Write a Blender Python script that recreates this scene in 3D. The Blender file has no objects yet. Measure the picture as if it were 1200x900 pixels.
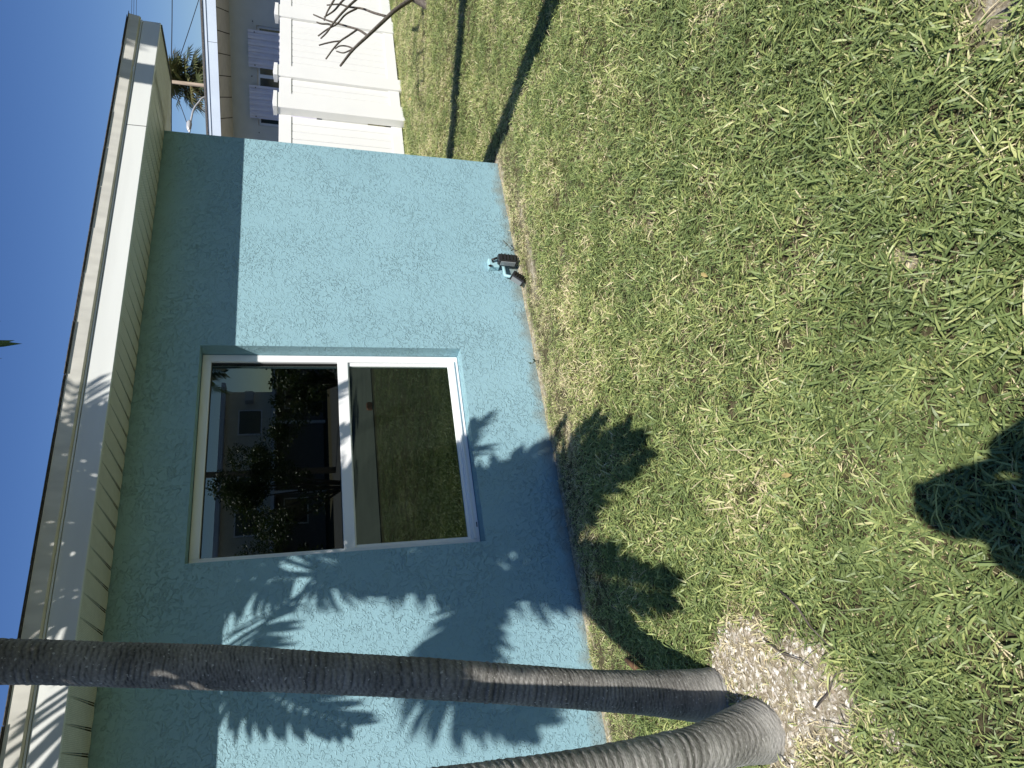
import bpy, bmesh, math, random
import numpy as np
from mathutils import Vector, Matrix, noise
random.seed(7)
rng = np.random.default_rng(7)
sc = bpy.context.scene
COL = sc.collection
R = math.radians

# ------------------------------------------------------------ camera (photo was stored on its side)
YAW, PITCH, ROLL = R(28.68), R(17.59), R(0.16)
CAM = Vector((0, 0, 1.56))
F = Vector((math.sin(YAW)*math.cos(PITCH), math.cos(YAW)*math.cos(PITCH), -math.sin(PITCH)))
Rt = Vector((math.cos(YAW), -math.sin(YAW), 0))
Dn = F.cross(Rt)
Rt, Dn = math.cos(ROLL)*Rt + math.sin(ROLL)*Dn, -math.sin(ROLL)*Rt + math.cos(ROLL)*Dn
cd = bpy.data.cameras.new('camera'); cam = bpy.data.objects.new('camera', cd); COL.objects.link(cam)
m = Matrix((Dn, Rt, -F)).transposed().to_4x4(); m.translation = CAM
cam.matrix_world = m
cd.sensor_width = 36; cd.lens = 24.0; cd.clip_start = 0.02; cd.clip_end = 3000
sc.camera = cam

# ------------------------------------------------------------ light
AZ, EL = R(17.5), R(47.9)
TO_SUN = Vector((-math.sin(AZ)*math.cos(EL), -math.cos(AZ)*math.cos(EL), math.sin(EL)))
w = bpy.data.worlds.new('World'); sc.world = w; w.use_nodes = True
nt = w.node_tree; nt.nodes.clear()
sky = nt.nodes.new('ShaderNodeTexSky'); sky.sky_type = 'NISHITA'; sky.sun_disc = False
sky.sun_elevation = EL; sky.sun_rotation = math.atan2(TO_SUN.x, TO_SUN.y)
sky.air_density = 1.0; sky.dust_density = 0.0; sky.ozone_density = 3.0
bg = nt.nodes.new('ShaderNodeBackground'); bg.inputs[1].default_value = 0.068
out = nt.nodes.new('ShaderNodeOutputWorld')
hsv = nt.nodes.new('ShaderNodeHueSaturation'); hsv.inputs['Saturation'].default_value = 1.25; hsv.inputs['Hue'].default_value = .515
nt.links.new(sky.outputs[0], hsv.inputs['Color']); nt.links.new(hsv.outputs[0], bg.inputs[0]); nt.links.new(bg.outputs[0], out.inputs[0])
sd = bpy.data.lights.new('sun', 'SUN'); sd.energy = 4.6; sd.angle = R(0.53); sd.color = (1, 0.955, 0.88)
so = bpy.data.objects.new('sun', sd); COL.objects.link(so)
so.rotation_euler = TO_SUN.to_track_quat('Z', 'Y').to_euler(); so.location = (-5, -15, 20)
sc.view_settings.view_transform = 'Standard'; sc.view_settings.look = 'None'
sc.view_settings.exposure = 0.4; sc.view_settings.gamma = 1

# ------------------------------------------------------------ helpers
class MB:
    def __init__(s): s.v = []; s.f = []; s.sm = []
    def add(s, vs, fs, smooth=False):
        n = len(s.v); s.v += [tuple(p) for p in vs]; s.f += [tuple(i+n for i in q) for q in fs]
        s.sm += [smooth]*len(fs); return s
    def box(s, x0, x1, y0, y1, z0, z1):
        return s.add([(x0,y0,z0),(x1,y0,z0),(x1,y1,z0),(x0,y1,z0),(x0,y0,z1),(x1,y0,z1),(x1,y1,z1),(x0,y1,z1)],
                     [(0,3,2,1),(4,5,6,7),(0,1,5,4),(1,2,6,5),(2,3,7,6),(3,0,4,7)])
    def obox(s, c, ax, ay, az, hx, hy, hz):   # oriented box
        c, ax, ay, az = Vector(c), Vector(ax).normalized(), Vector(ay).normalized(), Vector(az).normalized()
        vs = [c+ax*hx*i+ay*hy*j+az*hz*k for k in (-1,1) for i, j in ((-1,-1),(1,-1),(1,1),(-1,1))]
        return s.add(vs, [(0,3,2,1),(4,5,6,7),(0,1,5,4),(1,2,6,5),(2,3,7,6),(3,0,4,7)])
    def tube(s, pts, rad, n=8, caps=True, smooth=True):
        pts = [Vector(p) for p in pts]
        if not hasattr(rad, '__len__'): rad = [rad]*len(pts)
        vs = []; fs = []; up = None
        for i, p in enumerate(pts):
            t = (pts[min(i+1, len(pts)-1)]-pts[max(i-1, 0)]).normalized()
            if up is None: up = t.orthogonal().normalized()
            up = (up - t*up.dot(t)).normalized(); b = t.cross(up)
            for k in range(n):
                a = 2*math.pi*k/n; vs.append(p+(up*math.cos(a)+b*math.sin(a))*rad[i])
        for i in range(len(pts)-1):
            for k in range(n):
                k2 = (k+1) % n; fs.append((i*n+k, i*n+k2, (i+1)*n+k2, (i+1)*n+k))
        if caps: fs.append(tuple(range(n-1, -1, -1))); fs.append(tuple((len(pts)-1)*n+k for k in range(n)))
        return s.add(vs, fs, smooth)
    def mesh(s, name, mat, bevel=0):
        me = bpy.data.meshes.new(name); me.from_pydata(s.v, [], s.f)
        me.polygons.foreach_set('use_smooth', s.sm)
        me.materials.append(mat); me.update()
        if bevel:
            bm = bmesh.new(); bm.from_mesh(me)
            bmesh.ops.bevel(bm, geom=[e for e in bm.edges], offset=bevel, segments=1, affect='EDGES', profile=.5)
            bm.to_mesh(me); bm.free()
        return me
    def build(s, name, mat, parent=None, bevel=0, loc=None):
        o = bpy.data.objects.new(name, s.mesh(name, mat, bevel)); COL.objects.link(o)
        if parent: o.parent = parent
        if loc: o.location = loc
        return o
def tag(o, label=None, cat=None, group=None, kind=None):
    for k, v in (('label', label), ('category', cat), ('group', group), ('kind', kind)):
        if v: o[k] = v
    return o
def empty(name, loc=(0, 0, 0)):
    o = bpy.data.objects.new(name, None); COL.objects.link(o); o.location = loc; return o
def inst(name, me, parent, loc, rot=None, scale=None):
    o = bpy.data.objects.new(name, me); COL.objects.link(o); o.parent = parent; o.location = loc
    if rot: o.rotation_euler = rot
    if scale: o.scale = scale
    return o
def P(parent, pts):   # world points to a parent's local frame (unrotated parents)
    return [Vector(p)-parent.location for p in pts]

# ------------------------------------------------------------ materials
def mat(name, col, rough=.6, var=.0, vscale=8, col2=None, bump=0, bscale=60, bdist=.002, metal=0, spec=.5, stretch=None, detail=4):
    m_ = bpy.data.materials.new(name); m_.use_nodes = True; t = m_.node_tree; b = t.nodes['Principled BSDF']
    b.inputs['Roughness'].default_value = rough; b.inputs['Metallic'].default_value = metal
    b.inputs['Specular IOR Level'].default_value = spec
    b.inputs['Base Color'].default_value = (*col, 1)
    tc = t.nodes.new('ShaderNodeTexCoord'); vec = tc.outputs['Object']
    if stretch:
        mp = t.nodes.new('ShaderNodeMapping'); mp.inputs['Scale'].default_value = stretch
        t.links.new(vec, mp.inputs[0]); vec = mp.outputs[0]
    if var or col2:
        n = t.nodes.new('ShaderNodeTexNoise'); n.inputs['Scale'].default_value = vscale; n.inputs['Detail'].default_value = detail
        t.links.new(vec, n.inputs['Vector'])
        r = t.nodes.new('ShaderNodeValToRGB'); c2 = col2 or tuple(c*(1-var) for c in col)
        c1 = col if col2 else tuple(min(1, c*(1+var)) for c in col)
        r.color_ramp.elements[0].position = .35; r.color_ramp.elements[1].position = .65
        r.color_ramp.elements[0].color = (*c2, 1); r.color_ramp.elements[1].color = (*c1, 1)
        t.links.new(n.outputs[0], r.inputs[0]); t.links.new(r.outputs[0], b.inputs['Base Color'])
    if bump:
        n = t.nodes.new('ShaderNodeTexNoise'); n.inputs['Scale'].default_value = bscale; n.inputs['Detail'].default_value = 5
        t.links.new(vec, n.inputs['Vector'])
        bp = t.nodes.new('ShaderNodeBump'); bp.inputs['Strength'].default_value = bump; bp.inputs['Distance'].default_value = bdist
        t.links.new(n.outputs[0], bp.inputs['Height']); t.links.new(bp.outputs[0], b.inputs['Normal'])
    return m_
def stucco():
    m_ = bpy.data.materials.new('teal_stucco'); m_.use_nodes = True; t = m_.node_tree; b = t.nodes['Principled BSDF']
    L = t.links.new; N = t.nodes.new
    b.inputs['Roughness'].default_value = .75; b.inputs['Specular IOR Level'].default_value = .25
    tc = N('ShaderNodeTexCoord')
    n0 = N('ShaderNodeTexNoise'); n0.inputs['Scale'].default_value = 1.3; n0.inputs['Detail'].default_value = 6; L(tc.outputs['Object'], n0.inputs[0])
    cr = N('ShaderNodeValToRGB'); cr.color_ramp.elements[0].position = .3; cr.color_ramp.elements[1].position = .7
    cr.color_ramp.elements[0].color = (.248, .415, .478, 1); cr.color_ramp.elements[1].color = (.270, .442, .506, 1)
    L(n0.outputs[0], cr.inputs[0])
    sx = N('ShaderNodeSeparateXYZ'); L(tc.outputs['Object'], sx.inputs[0])
    nd = N('ShaderNodeTexNoise'); nd.inputs['Scale'].default_value = 9; nd.inputs['Detail'].default_value = 8; L(tc.outputs['Object'], nd.inputs[0])
    ma = N('ShaderNodeMath'); ma.operation = 'MULTIPLY_ADD'; ma.inputs[1].default_value = -.22; L(nd.outputs[0], ma.inputs[0]); L(sx.outputs[2], ma.inputs[2])
    mr = N('ShaderNodeMapRange'); mr.inputs[1].default_value = -.02; mr.inputs[2].default_value = -.11; mr.inputs[4].default_value = .65; L(ma.outputs[0], mr.inputs[0])
    md_ = N('ShaderNodeMix'); md_.data_type = 'RGBA'; L(mr.outputs[0], md_.inputs[0]); L(cr.outputs[0], md_.inputs[6]); md_.inputs[7].default_value = (.20, .19, .14, 1)
    L(md_.outputs[2], b.inputs['Base Color'])
    # skip-trowel lumps: warped noise squeezed to flat plateaus with sharp edges
    w1 = N('ShaderNodeTexNoise'); w1.inputs['Scale'].default_value = 14; w1.inputs['Detail'].default_value = 2; L(tc.outputs['Object'], w1.inputs[0])
    mx = N('ShaderNodeMix'); mx.data_type = 'VECTOR'; mx.inputs['Factor'].default_value = .05
    L(tc.outputs['Object'], mx.inputs[4]); L(w1.outputs['Color'], mx.inputs[5])
    n1 = N('ShaderNodeTexNoise'); n1.inputs['Scale'].default_value = 50; n1.inputs['Detail'].default_value = 3.5; n1.inputs['Roughness'].default_value = .55
    n1.inputs['Distortion'].default_value = 1.2
    L(mx.outputs[1], n1.inputs[0])
    r1 = N('ShaderNodeMapRange'); r1.interpolation_type = 'SMOOTHSTEP'
    r1.inputs[1].default_value = .50; r1.inputs[2].default_value = .66; L(n1.outputs[0], r1.inputs[0])
    pm = N('ShaderNodeMapRange'); pm.inputs[1].default_value = .35; pm.inputs[2].default_value = .65; pm.inputs[3].default_value = .45; pm.inputs[4].default_value = 1.25
    pn = N('ShaderNodeTexNoise'); pn.inputs['Scale'].default_value = 3.3; pn.inputs['Detail'].default_value = 3; L(tc.outputs['Object'], pn.inputs[0]); L(pn.outputs[0], pm.inputs[0])
    pp = N('ShaderNodeMath'); pp.operation = 'MULTIPLY'; L(r1.outputs[0], pp.inputs[0]); L(pm.outputs[0], pp.inputs[1])
    n2 = N('ShaderNodeTexNoise'); n2.inputs['Scale'].default_value = 190; n2.inputs['Detail'].default_value = 3; L(tc.outputs['Object'], n2.inputs[0])
    n3 = N('ShaderNodeTexNoise'); n3.inputs['Scale'].default_value = 5; n3.inputs['Detail'].default_value = 2; L(tc.outputs['Object'], n3.inputs[0])
    b1 = N('ShaderNodeBump'); b1.inputs['Strength'].default_value = 1.0; b1.inputs['Distance'].default_value = .0034; L(pp.outputs[0], b1.inputs['Height'])
    b2 = N('ShaderNodeBump'); b2.inputs['Strength'].default_value = .8; b2.inputs['Distance'].default_value = .0020; L(n2.outputs[0], b2.inputs['Height']); L(b1.outputs[0], b2.inputs['Normal'])
    b3 = N('ShaderNodeBump'); b3.inputs['Strength'].default_value = .4; b3.inputs['Distance'].default_value = .012; L(n3.outputs[0], b3.inputs['Height']); L(b2.outputs[0], b3.inputs['Normal'])
    L(b3.outputs[0], b.inputs['Normal'])
    return m_
def glass(name, tint, refl=1.0, haze=None, gcol=(.95, .97, 1), rough=0.0):
    m_ = bpy.data.materials.new(name); m_.use_nodes = True; t = m_.node_tree; t.nodes.clear(); L = t.links.new; N = t.nodes.new
    o = N('ShaderNodeOutputMaterial'); mx = N('ShaderNodeMixShader'); fr = N('ShaderNodeFresnel'); fr.inputs[0].default_value = 1.5
    mr = N('ShaderNodeMath'); mr.operation = 'MULTIPLY'; mr.inputs[1].default_value = refl; L(fr.outputs[0], mr.inputs[0])
    tr = N('ShaderNodeBsdfTransparent'); tr.inputs[0].default_value = (*tint, 1)
    gl = N('ShaderNodeBsdfGlossy'); gl.inputs['Roughness'].default_value = rough; gl.inputs[0].default_value = (*gcol, 1)
    L(mr.outputs[0], mx.inputs[0]); L(tr.outputs[0], mx.inputs[1]); L(gl.outputs[0], mx.inputs[2])
    last = mx
    if haze:
        df = N('ShaderNodeBsdfDiffuse'); df.inputs[0].default_value = (*haze[0], 1)
        m2 = N('ShaderNodeMixShader')
        tc = N('ShaderNodeTexCoord'); nn = N('ShaderNodeTexNoise'); nn.inputs['Scale'].default_value = 3; nn.inputs['Detail'].default_value = 5
        L(tc.outputs['Object'], nn.inputs[0]); mm = N('ShaderNodeMapRange'); mm.inputs[3].default_value = haze[1]*.7; mm.inputs[4].default_value = haze[1]*1.3
        L(nn.outputs[0], mm.inputs[0]); L(mm.outputs[0], m2.inputs[0]); L(mx.outputs[0], m2.inputs[1]); L(df.outputs[0], m2.inputs[2]); last = m2
    L(last.outputs[0], o.inputs[0]); return m_
def leafmat(name, green, yellow, dry, attr='bc', inst_attr=None, trans=.35, rough=.45):
    m_ = bpy.data.materials.new(name); m_.use_nodes = True; t = m_.node_tree; t.nodes.clear(); L = t.links.new; N = t.nodes.new
    o = N('ShaderNodeOutputMaterial'); a = N('ShaderNodeAttribute'); a.attribute_name = attr
    fac = a.outputs['Fac']
    if inst_attr:
        a2 = N('ShaderNodeAttribute'); a2.attribute_type = 'INSTANCER'; a2.attribute_name = inst_attr
        s_ = N('ShaderNodeMath'); s_.operation = 'ADD'; L(a.outputs['Fac'], s_.inputs[0]); L(a2.outputs['Fac'], s_.inputs[1]); fac = s_.outputs[0]
    r = N('ShaderNodeValToRGB'); e = r.color_ramp.elements
    e[0].position = 0; e[0].color = (*[c*.7 for c in green], 1); e[1].position = 1; e[1].color = (*dry, 1)
    x = e.new(.35); x.color = (*green, 1); x = e.new(.68); x.color = (*yellow, 1); x = e.new(.86); x.color = (*dry, 1)
    L(fac, r.inputs[0])
    p = N('ShaderNodeBsdfPrincipled'); p.inputs['Roughness'].default_value = rough; p.inputs['Specular IOR Level'].default_value = .4
    L(r.outputs[0], p.inputs['Base Color'])
    tl = N('ShaderNodeBsdfTranslucent'); hs = N('ShaderNodeHueSaturation'); hs.inputs['Value'].default_value = 1.2; hs.inputs['Saturation'].default_value = 1.1
    L(r.outputs[0], hs.inputs['Color']); L(hs.outputs[0], tl.inputs[0])
    mx = N('ShaderNodeMixShader'); mx.inputs[0].default_value = trans; L(p.outputs[0], mx.inputs[1]); L(tl.outputs[0], mx.inputs[2])
    L(mx.outputs[0], o.inputs[0]); return m_
M = dict(
    stucco=stucco(),
    frame=mat('white_vinyl', (.80, .81, .82), .35, bump=.1, bscale=200, bdist=.0003),
    dark_gasket=mat('dark_gasket', (.03, .03, .03), .6),
    lock=mat('sash_lock_green', (.35, .45, .36), .4, var=.2),
    fascia_low=mat('white_fascia_metal', (.66, .68, .66), .45, var=.04, vscale=3, bump=.25, bscale=30, bdist=.001, stretch=(.3, 1, 3)),
    fascia_up=mat('cream_drip_metal', (.62, .61, .56), .5, var=.09, vscale=7, bump=.3, bscale=25, bdist=.0015, stretch=(2.5, 1, 1)),
    soffit=mat('cream_soffit_vinyl', (.66, .66, .61), .6, var=.05, vscale=20, bump=.5, bscale=420, bdist=.001),
    shingle=mat('grey_shingle', (.10, .095, .09), .9, var=.4, vscale=40, bump=.8, bscale=150),
    deck=mat('dark_cavity_wood', (.05, .04, .03), .9, var=.3),
    fence=mat('white_fence_vinyl', (.74, .74, .72), .4, var=.015, vscale=2),
    nb_wall=mat('pale_grey_stucco', (.54, .55, .51), .85, var=.04, vscale=4, bump=.5, bscale=90, bdist=.003),
    nb_fascia=mat('pale_blue_fascia', (.62, .70, .80), .5, var=.04, vscale=2),
    nb_soffit=mat('beige_soffit', (.62, .60, .55), .7, var=.05),
    shutter=mat('lavender_storm_panel', (.66, .65, .72), .4, var=.04, vscale=5),
    dark_glass=mat('dark_window_glass', (.02, .03, .04), .08, var=.2),
    black=mat('black_plastic', (.018, .018, .02), .35, var=.2, bump=.2, bscale=100, bdist=.0004),
    pipe=mat('teal_painted_pipe', (.34, .55, .60), .5, var=.06),
    lens=mat('lamp_lens', (.22, .24, .25), .15),
    concrete=mat('driveway_concrete', (.17, .175, .16), .9, var=.12, vscale=1.5, bump=.5, bscale=60, bdist=.003),
    asphalt=mat('asphalt', (.055, .055, .055), .9, var=.2, bump=.6, bscale=80, bdist=.004),
    white_wall=mat('cream_wall', (.74, .68, .54), .8, var=.05, vscale=3, bump=.3, bscale=50),
    shade_wall=mat('porch_shade_wall', (.22, .21, .20), .8, var=.1),  # porch shade put into the wall colour
    wood=mat('weathered_pole_wood', (.30, .24, .18), .85, var=.25, vscale=12, stretch=(1, 1, .1), bump=.5),
    wire=mat('black_wire', (.02, .02, .022), .5, var=.1),
    galv=mat('galvanised_steel', (.55, .55, .55), .4, var=.1, metal=.3),
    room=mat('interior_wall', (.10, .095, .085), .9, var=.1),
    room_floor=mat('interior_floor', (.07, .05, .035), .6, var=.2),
    bark_bare=mat('brown_grey_bark', (.075, .06, .05), .85, col2=(.15, .13, .11), vscale=30, bump=.6, bscale=60, bdist=.004),
    rust=mat('brown_root', (.17, .09, .045), .8, var=.3, vscale=30, bump=.5),
    skin=mat('skin', (.45, .27, .19), .55, var=.05, vscale=20),
    shirt=mat('navy_shirt', (.03, .05, .10), .85, var=.2, vscale=30, bump=.3),
    shorts=mat('khaki_shorts', (.25, .20, .13), .85, var=.1),
    phone=mat('phone_metal', (.05, .05, .06), .25, metal=.6),
    hair=mat('dark_hair', (.03, .02, .015), .6, var=.3, vscale=60, bump=.6),
    orange=mat('orange_plastic', (.45, .09, .03), .5),
    shellbit=mat('shell_bits', (.76, .73, .66), .8, col2=(.30, .24, .17), vscale=40, bump=.5),
    leaf_dead=mat('dead_leaf', (.38, .30, .12), .8, var=.2, vscale=30),
)
def perforate(m_):
    t = m_.node_tree; b = t.nodes['Principled BSDF']; N = t.nodes.new; L = t.links.new
    tc = N('ShaderNodeTexCoord'); mp = N('ShaderNodeMapping'); mp.inputs['Rotation'].default_value = (0, 0, .78); L(tc.outputs['Object'], mp.inputs[0])
    vo = N('ShaderNodeTexVoronoi'); vo.inputs['Scale'].default_value = 105; vo.inputs['Randomness'].default_value = .12; L(mp.outputs[0], vo.inputs['Vector'])
    mr = N('ShaderNodeMapRange'); mr.inputs[1].default_value = .20; mr.inputs[2].default_value = .32; mr.inputs[3].default_value = .35; mr.inputs[4].default_value = 1; L(vo.outputs['Distance'], mr.inputs[0])
    src = b.inputs['Base Color'].links[0].from_socket; mx = N('ShaderNodeMix'); mx.data_type = 'RGBA'; mx.blend_type = 'MULTIPLY'; mx.inputs[0].default_value = 1
    L(src, mx.inputs[6]); L(mr.outputs[0], mx.inputs[7]); L(mx.outputs[2], b.inputs['Base Color'])
perforate(M['soffit'])
M['glass_up'] = glass('upper_window_glass', (.36, .42, .40), 2.7, gcol=(.92, 1, .96))
M['glass_low'] = glass('lower_window_glass_screened', (.20, .25, .21), 2.6, haze=((.20, .26, .21), .022), gcol=(.80, 1, .84), rough=.012)
M['grass'] = leafmat('grass_blade', (.215, .285, .100), (.45, .495, .18), (.72, .63, .40), inst_attr='tint', trans=.20)
M['frond'] = leafmat('palm_frond', (.05, .085, .025), (.10, .14, .04), (.22, .17, .08), trans=.25)
M['fanleaf'] = leafmat('fan_palm_leaf', (.065, .085, .038), (.15, .15, .06), (.26, .20, .10), trans=.2)
M['bush'] = leafmat('shrub_leaf', (.035, .065, .018), (.09, .12, .03), (.14, .13, .05), trans=.25)

def barkmat(name, c1, c2, c3, freq):
    m_ = bpy.data.materials.new(name); m_.use_nodes = True; t = m_.node_tree; b = t.nodes['Principled BSDF']; L = t.links.new; N = t.nodes.new
    b.inputs['Roughness'].default_value = .85; b.inputs['Specular IOR Level'].default_value = .2
    a = N('ShaderNodeAttribute'); a.attribute_name = 'along'      # metres along the trunk
    tc = N('ShaderNodeTexCoord')
    n0 = N('ShaderNodeTexNoise'); n0.inputs['Scale'].default_value = 7; n0.inputs['Detail'].default_value = 6; L(tc.outputs['Object'], n0.inputs[0])
    n1 = N('ShaderNodeTexNoise'); n1.inputs['Scale'].default_value = 120; n1.inputs['Detail'].default_value = 4; L(tc.outputs['Object'], n1.inputs[0])
    r0 = N('ShaderNodeValToRGB'); r0.color_ramp.elements[0].position = .3; r0.color_ramp.elements[1].position = .72
    r0.color_ramp.elements[0].color = (*c1, 1); r0.color_ramp.elements[1].color = (*c2, 1)
    ad = N('ShaderNodeMath'); ad.operation = 'MULTIPLY_ADD'; ad.inputs[1].default_value = .45; L(n1.outputs[0], ad.inputs[0])
    sb = N('ShaderNodeMath'); sb.operation = 'MULTIPLY_ADD'; sb.inputs[1].default_value = .75; sb.inputs[2].default_value = -.1; L(n0.outputs[0], sb.inputs[0]); L(sb.outputs[0], ad.inputs[2])
    L(ad.outputs[0], r0.inputs[0])
    # dark scar rings
    rr = N('ShaderNodeAttribute'); rr.attribute_name = 'ring'
    mx = N('ShaderNodeMix'); mx.data_type = 'RGBA'; L(rr.outputs['Fac'], mx.inputs[0]); L(r0.outputs[0], mx.inputs[6]); mx.inputs[7].default_value = (*c3, 1)
    # pale lichen specks; bark colour gets paler towards the foot
    n4 = N('ShaderNodeTexNoise'); n4.inputs['Scale'].default_value = 85; n4.inputs['Detail'].default_value = 2; L(tc.outputs['Object'], n4.inputs[0])
    g4 = N('ShaderNodeMapRange'); g4.inputs[1].default_value = .66; g4.inputs[2].default_value = .72; g4.inputs[4].default_value = .8; L(n4.outputs[0], g4.inputs[0])
    ft = N('ShaderNodeMapRange'); ft.inputs[1].default_value = .34; ft.inputs[2].default_value = .16; ft.inputs[4].default_value = .55; L(a.outputs['Fac'], ft.inputs[0])
    fn = N('ShaderNodeMath'); fn.operation = 'MULTIPLY'; L(ft.outputs[0], fn.inputs[0]); L(n0.outputs[0], fn.inputs[1])
    am = N('ShaderNodeMath'); am.operation = 'MAXIMUM'; L(g4.outputs[0], am.inputs[0]); L(fn.outputs[0], am.inputs[1])
    m5 = N('ShaderNodeMix'); m5.data_type = 'RGBA'; L(am.outputs[0], m5.inputs[0]); L(mx.outputs[2], m5.inputs[6]); m5.inputs[7].default_value = (.55, .54, .50, 1)
    L(m5.outputs[2], b.inputs['Base Color'])
    wv = N('ShaderNodeTexNoise'); wv.inputs['Scale'].default_value = 55; wv.inputs['Detail'].default_value = 6
    mp = N('ShaderNodeMapping'); mp.inputs['Scale'].default_value = (1, 1, 3.2); L(tc.outputs['Object'], mp.inputs[0]); L(mp.outputs[0], wv.inputs[0])
    bp = N('ShaderNodeBump'); bp.inputs['Strength'].default_value = .6; bp.inputs['Distance'].default_value = .005; L(wv.outputs[0], bp.inputs['Height'])
    L(bp.outputs[0], b.inputs['Normal']); return m_
M['bark_pale'] = barkmat('ringed_palm_bark_pale', (.17, .165, .15), (.50, .485, .45), (.04, .036, .03), 1)
M['bark'] = barkmat('ringed_palm_bark', (.12, .114, .106), (.36, .35, .33), (.03, .027, .024), 1)

# ------------------------------------------------------------ lawn
def sst(a, b, x):
    t = np.clip((x-a)/(b-a), 0, 1); return t*t*(3-2*t)
def lat(ix, iy, seed):
    h = (ix.astype(np.int64)*374761393 + iy.astype(np.int64)*668265263 + seed*974711) & 0x7fffffff
    h = ((h ^ (h >> 13))*1274126177) & 0x7fffffff
    return ((h ^ (h >> 16)) & 0xffff)/65535.0
def vnoise(x, y, seed=0):
    ix = np.floor(x); iy = np.floor(y); fx = x-ix; fy = y-iy; fx = fx*fx*(3-2*fx); fy = fy*fy*(3-2*fy)
    a = lat(ix, iy, seed); b = lat(ix+1, iy, seed); c = lat(ix, iy+1, seed); d = lat(ix+1, iy+1, seed)
    return (a*(1-fx)+b*fx)*(1-fy)+(c*(1-fx)+d*fx)*fy
def fbm(x, y, seed=0):
    return (vnoise(x, y, seed)*.5+vnoise(x*2.1, y*2.1, seed+1)*.3+vnoise(x*4.3, y*4.3, seed+2)*.2)
def lawn_z(x, y):
    x = np.asarray(x, float); y = np.asarray(y, float)
    amp = sst(-4.3, -3.3, y)*(1-sst(25, 40, np.hypot(x, y)))
    z = (fbm(x*1.3, y*1.3, 3)-.5)*.05+(fbm(x*5, y*5, 9)-.5)*.02
    near = sst(3.45, 3.75, y)*(x < 4.3)
    s = (x-4.17)*.78+(y-3.84)*.62        # swale that runs towards the neighbour
    z = z+.05*np.exp(-((s-1.5)/.35)**2)-.05*np.exp(-((s-2.1)/.35)**2)
    return z*amp*(1-.5*near)+.012*near*(fbm(x*9, y*2, 77)-.3)
def bare(x, y):
    """0..1 how bare the ground is"""
    n = fbm(x*6, y*6, 21)
    def spot(cx, cy, rx, ry, p=1.0):
        return p*np.exp(-(((x-cx)/rx)**2+((y-cy)/ry)**2))
    v = spot(.17, 2.30, .12, .16, 1.1)+spot(-.03, 2.28, .22, .26, 1.15)+spot(.08, 2.02, .10, .12, .8)+spot(-.06, 1.92, .13, .09, .85)+spot(.12, 2.52, .10, .10, .6)+spot(-.16, 1.74, .14, .08, .8)
    v = v+spot(2.58, 3.0, .30, .07, .8)+spot(1.95, 2.12, .2, .09, .55)+spot(2.15, 1.95, .22, .07, .6)+spot(1.36, .60, .20, .10, .85)+spot(.95, 1.08, .12, .07, .6)+spot(1.6, 1.75, .10, .06, .6)+spot(3.0, 3.5, .5, .08, .5)+spot(1.5, 3.45, .25, .06, .5)
    v = v+.55*sst(3.66, 3.76, y+.10*(n-.5))*(x < 4.2)+ .30*sst(3.3, 3.7, y)*(x < 4.2)
    return np.clip(sst(.30, .80, v*(.25+1.5*n)), 0, 1)
def axis(lo, d0, d1, step, hi):
    a = list(np.arange(d0, d1+1e-6, step)); s_ = step; p = d1
    while p < hi: s_ *= 1.35; p += s_; a.append(p)
    s_ = step; p = d0; pre = []
    while p > lo: s_ *= 1.35; p -= s_; pre.append(p)
    return np.array(pre[::-1]+a)
xs = axis(-900, -1.5, 11.5, .06, 900); ys = axis(-900, -1, 7.3, .06, 900)
X, Y = np.meshgrid(xs, ys); Z = lawn_z(X, Y)
nx, ny = len(xs), len(ys)
me = bpy.data.meshes.new('lawn')
idx = np.arange(nx*ny).reshape(ny, nx)
q = np.stack([idx[:-1, :-1], idx[:-1, 1:], idx[1:, 1:], idx[1:, :-1]], -1).reshape(-1, 4)
me.from_pydata(np.stack([X.ravel(), Y.ravel(), Z.ravel()], -1).tolist(), [], q.tolist())
me.polygons.foreach_set('use_smooth', [True]*len(me.polygons))
at = me.attributes.new('bare', 'FLOAT', 'POINT'); at.data.foreach_set('value', bare(X.ravel(), Y.ravel()).astype(np.float32))
def dirtmat():
    m_ = bpy.data.materials.new('sandy_soil'); m_.use_nodes = True; t = m_.node_tree; b = t.nodes['Principled BSDF']; L = t.links.new; N = t.nodes.new
    b.inputs['Roughness'].default_value = .95; b.inputs['Specular IOR Level'].default_value = .1
    tc = N('ShaderNodeTexCoord'); n0 = N('ShaderNodeTexNoise'); n0.inputs['Scale'].default_value = 35; n0.inputs['Detail'].default_value = 8; n0.inputs['Roughness'].default_value = .75; L(tc.outputs['Object'], n0.inputs[0])
    r0 = N('ShaderNodeValToRGB'); e = r0.color_ramp.elements; e[0].position = .32; e[0].color = (.03, .03, .014, 1); e[1].position = .75; e[1].color = (.20, .17, .10, 1)
    r1 = N('ShaderNodeValToRGB'); e = r1.color_ramp.elements; e[0].position = .30; e[0].color = (.12, .095, .06, 1); e[1].position = .68; e[1].color = (.76, .72, .62, 1)
    x = e.new(.5); x.color = (.38, .33, .235, 1)
    L(n0.outputs[0], r0.inputs[0]); L(n0.outputs[0], r1.inputs[0])
    a = N('ShaderNodeAttribute'); a.attribute_name = 'bare'
    mx = N('ShaderNodeMix'); mx.data_type = 'RGBA'; L(a.outputs['Fac'], mx.inputs[0]); L(r0.outputs[0], mx.inputs[6]); L(r1.outputs[0], mx.inputs[7]); L(mx.outputs[2], b.inputs['Base Color'])
    bp = N('ShaderNodeBump'); bp.inputs['Strength'].default_value = 1; bp.inputs['Distance'].default_value = .012; L(n0.outputs[0], bp.inputs['Height']); L(bp.outputs[0], b.inputs['Normal'])
    return m_
me.materials.append(dirtmat())
lawn = bpy.data.objects.new('lawn', me); COL.objects.link(lawn); tag(lawn, kind='structure')

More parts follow.
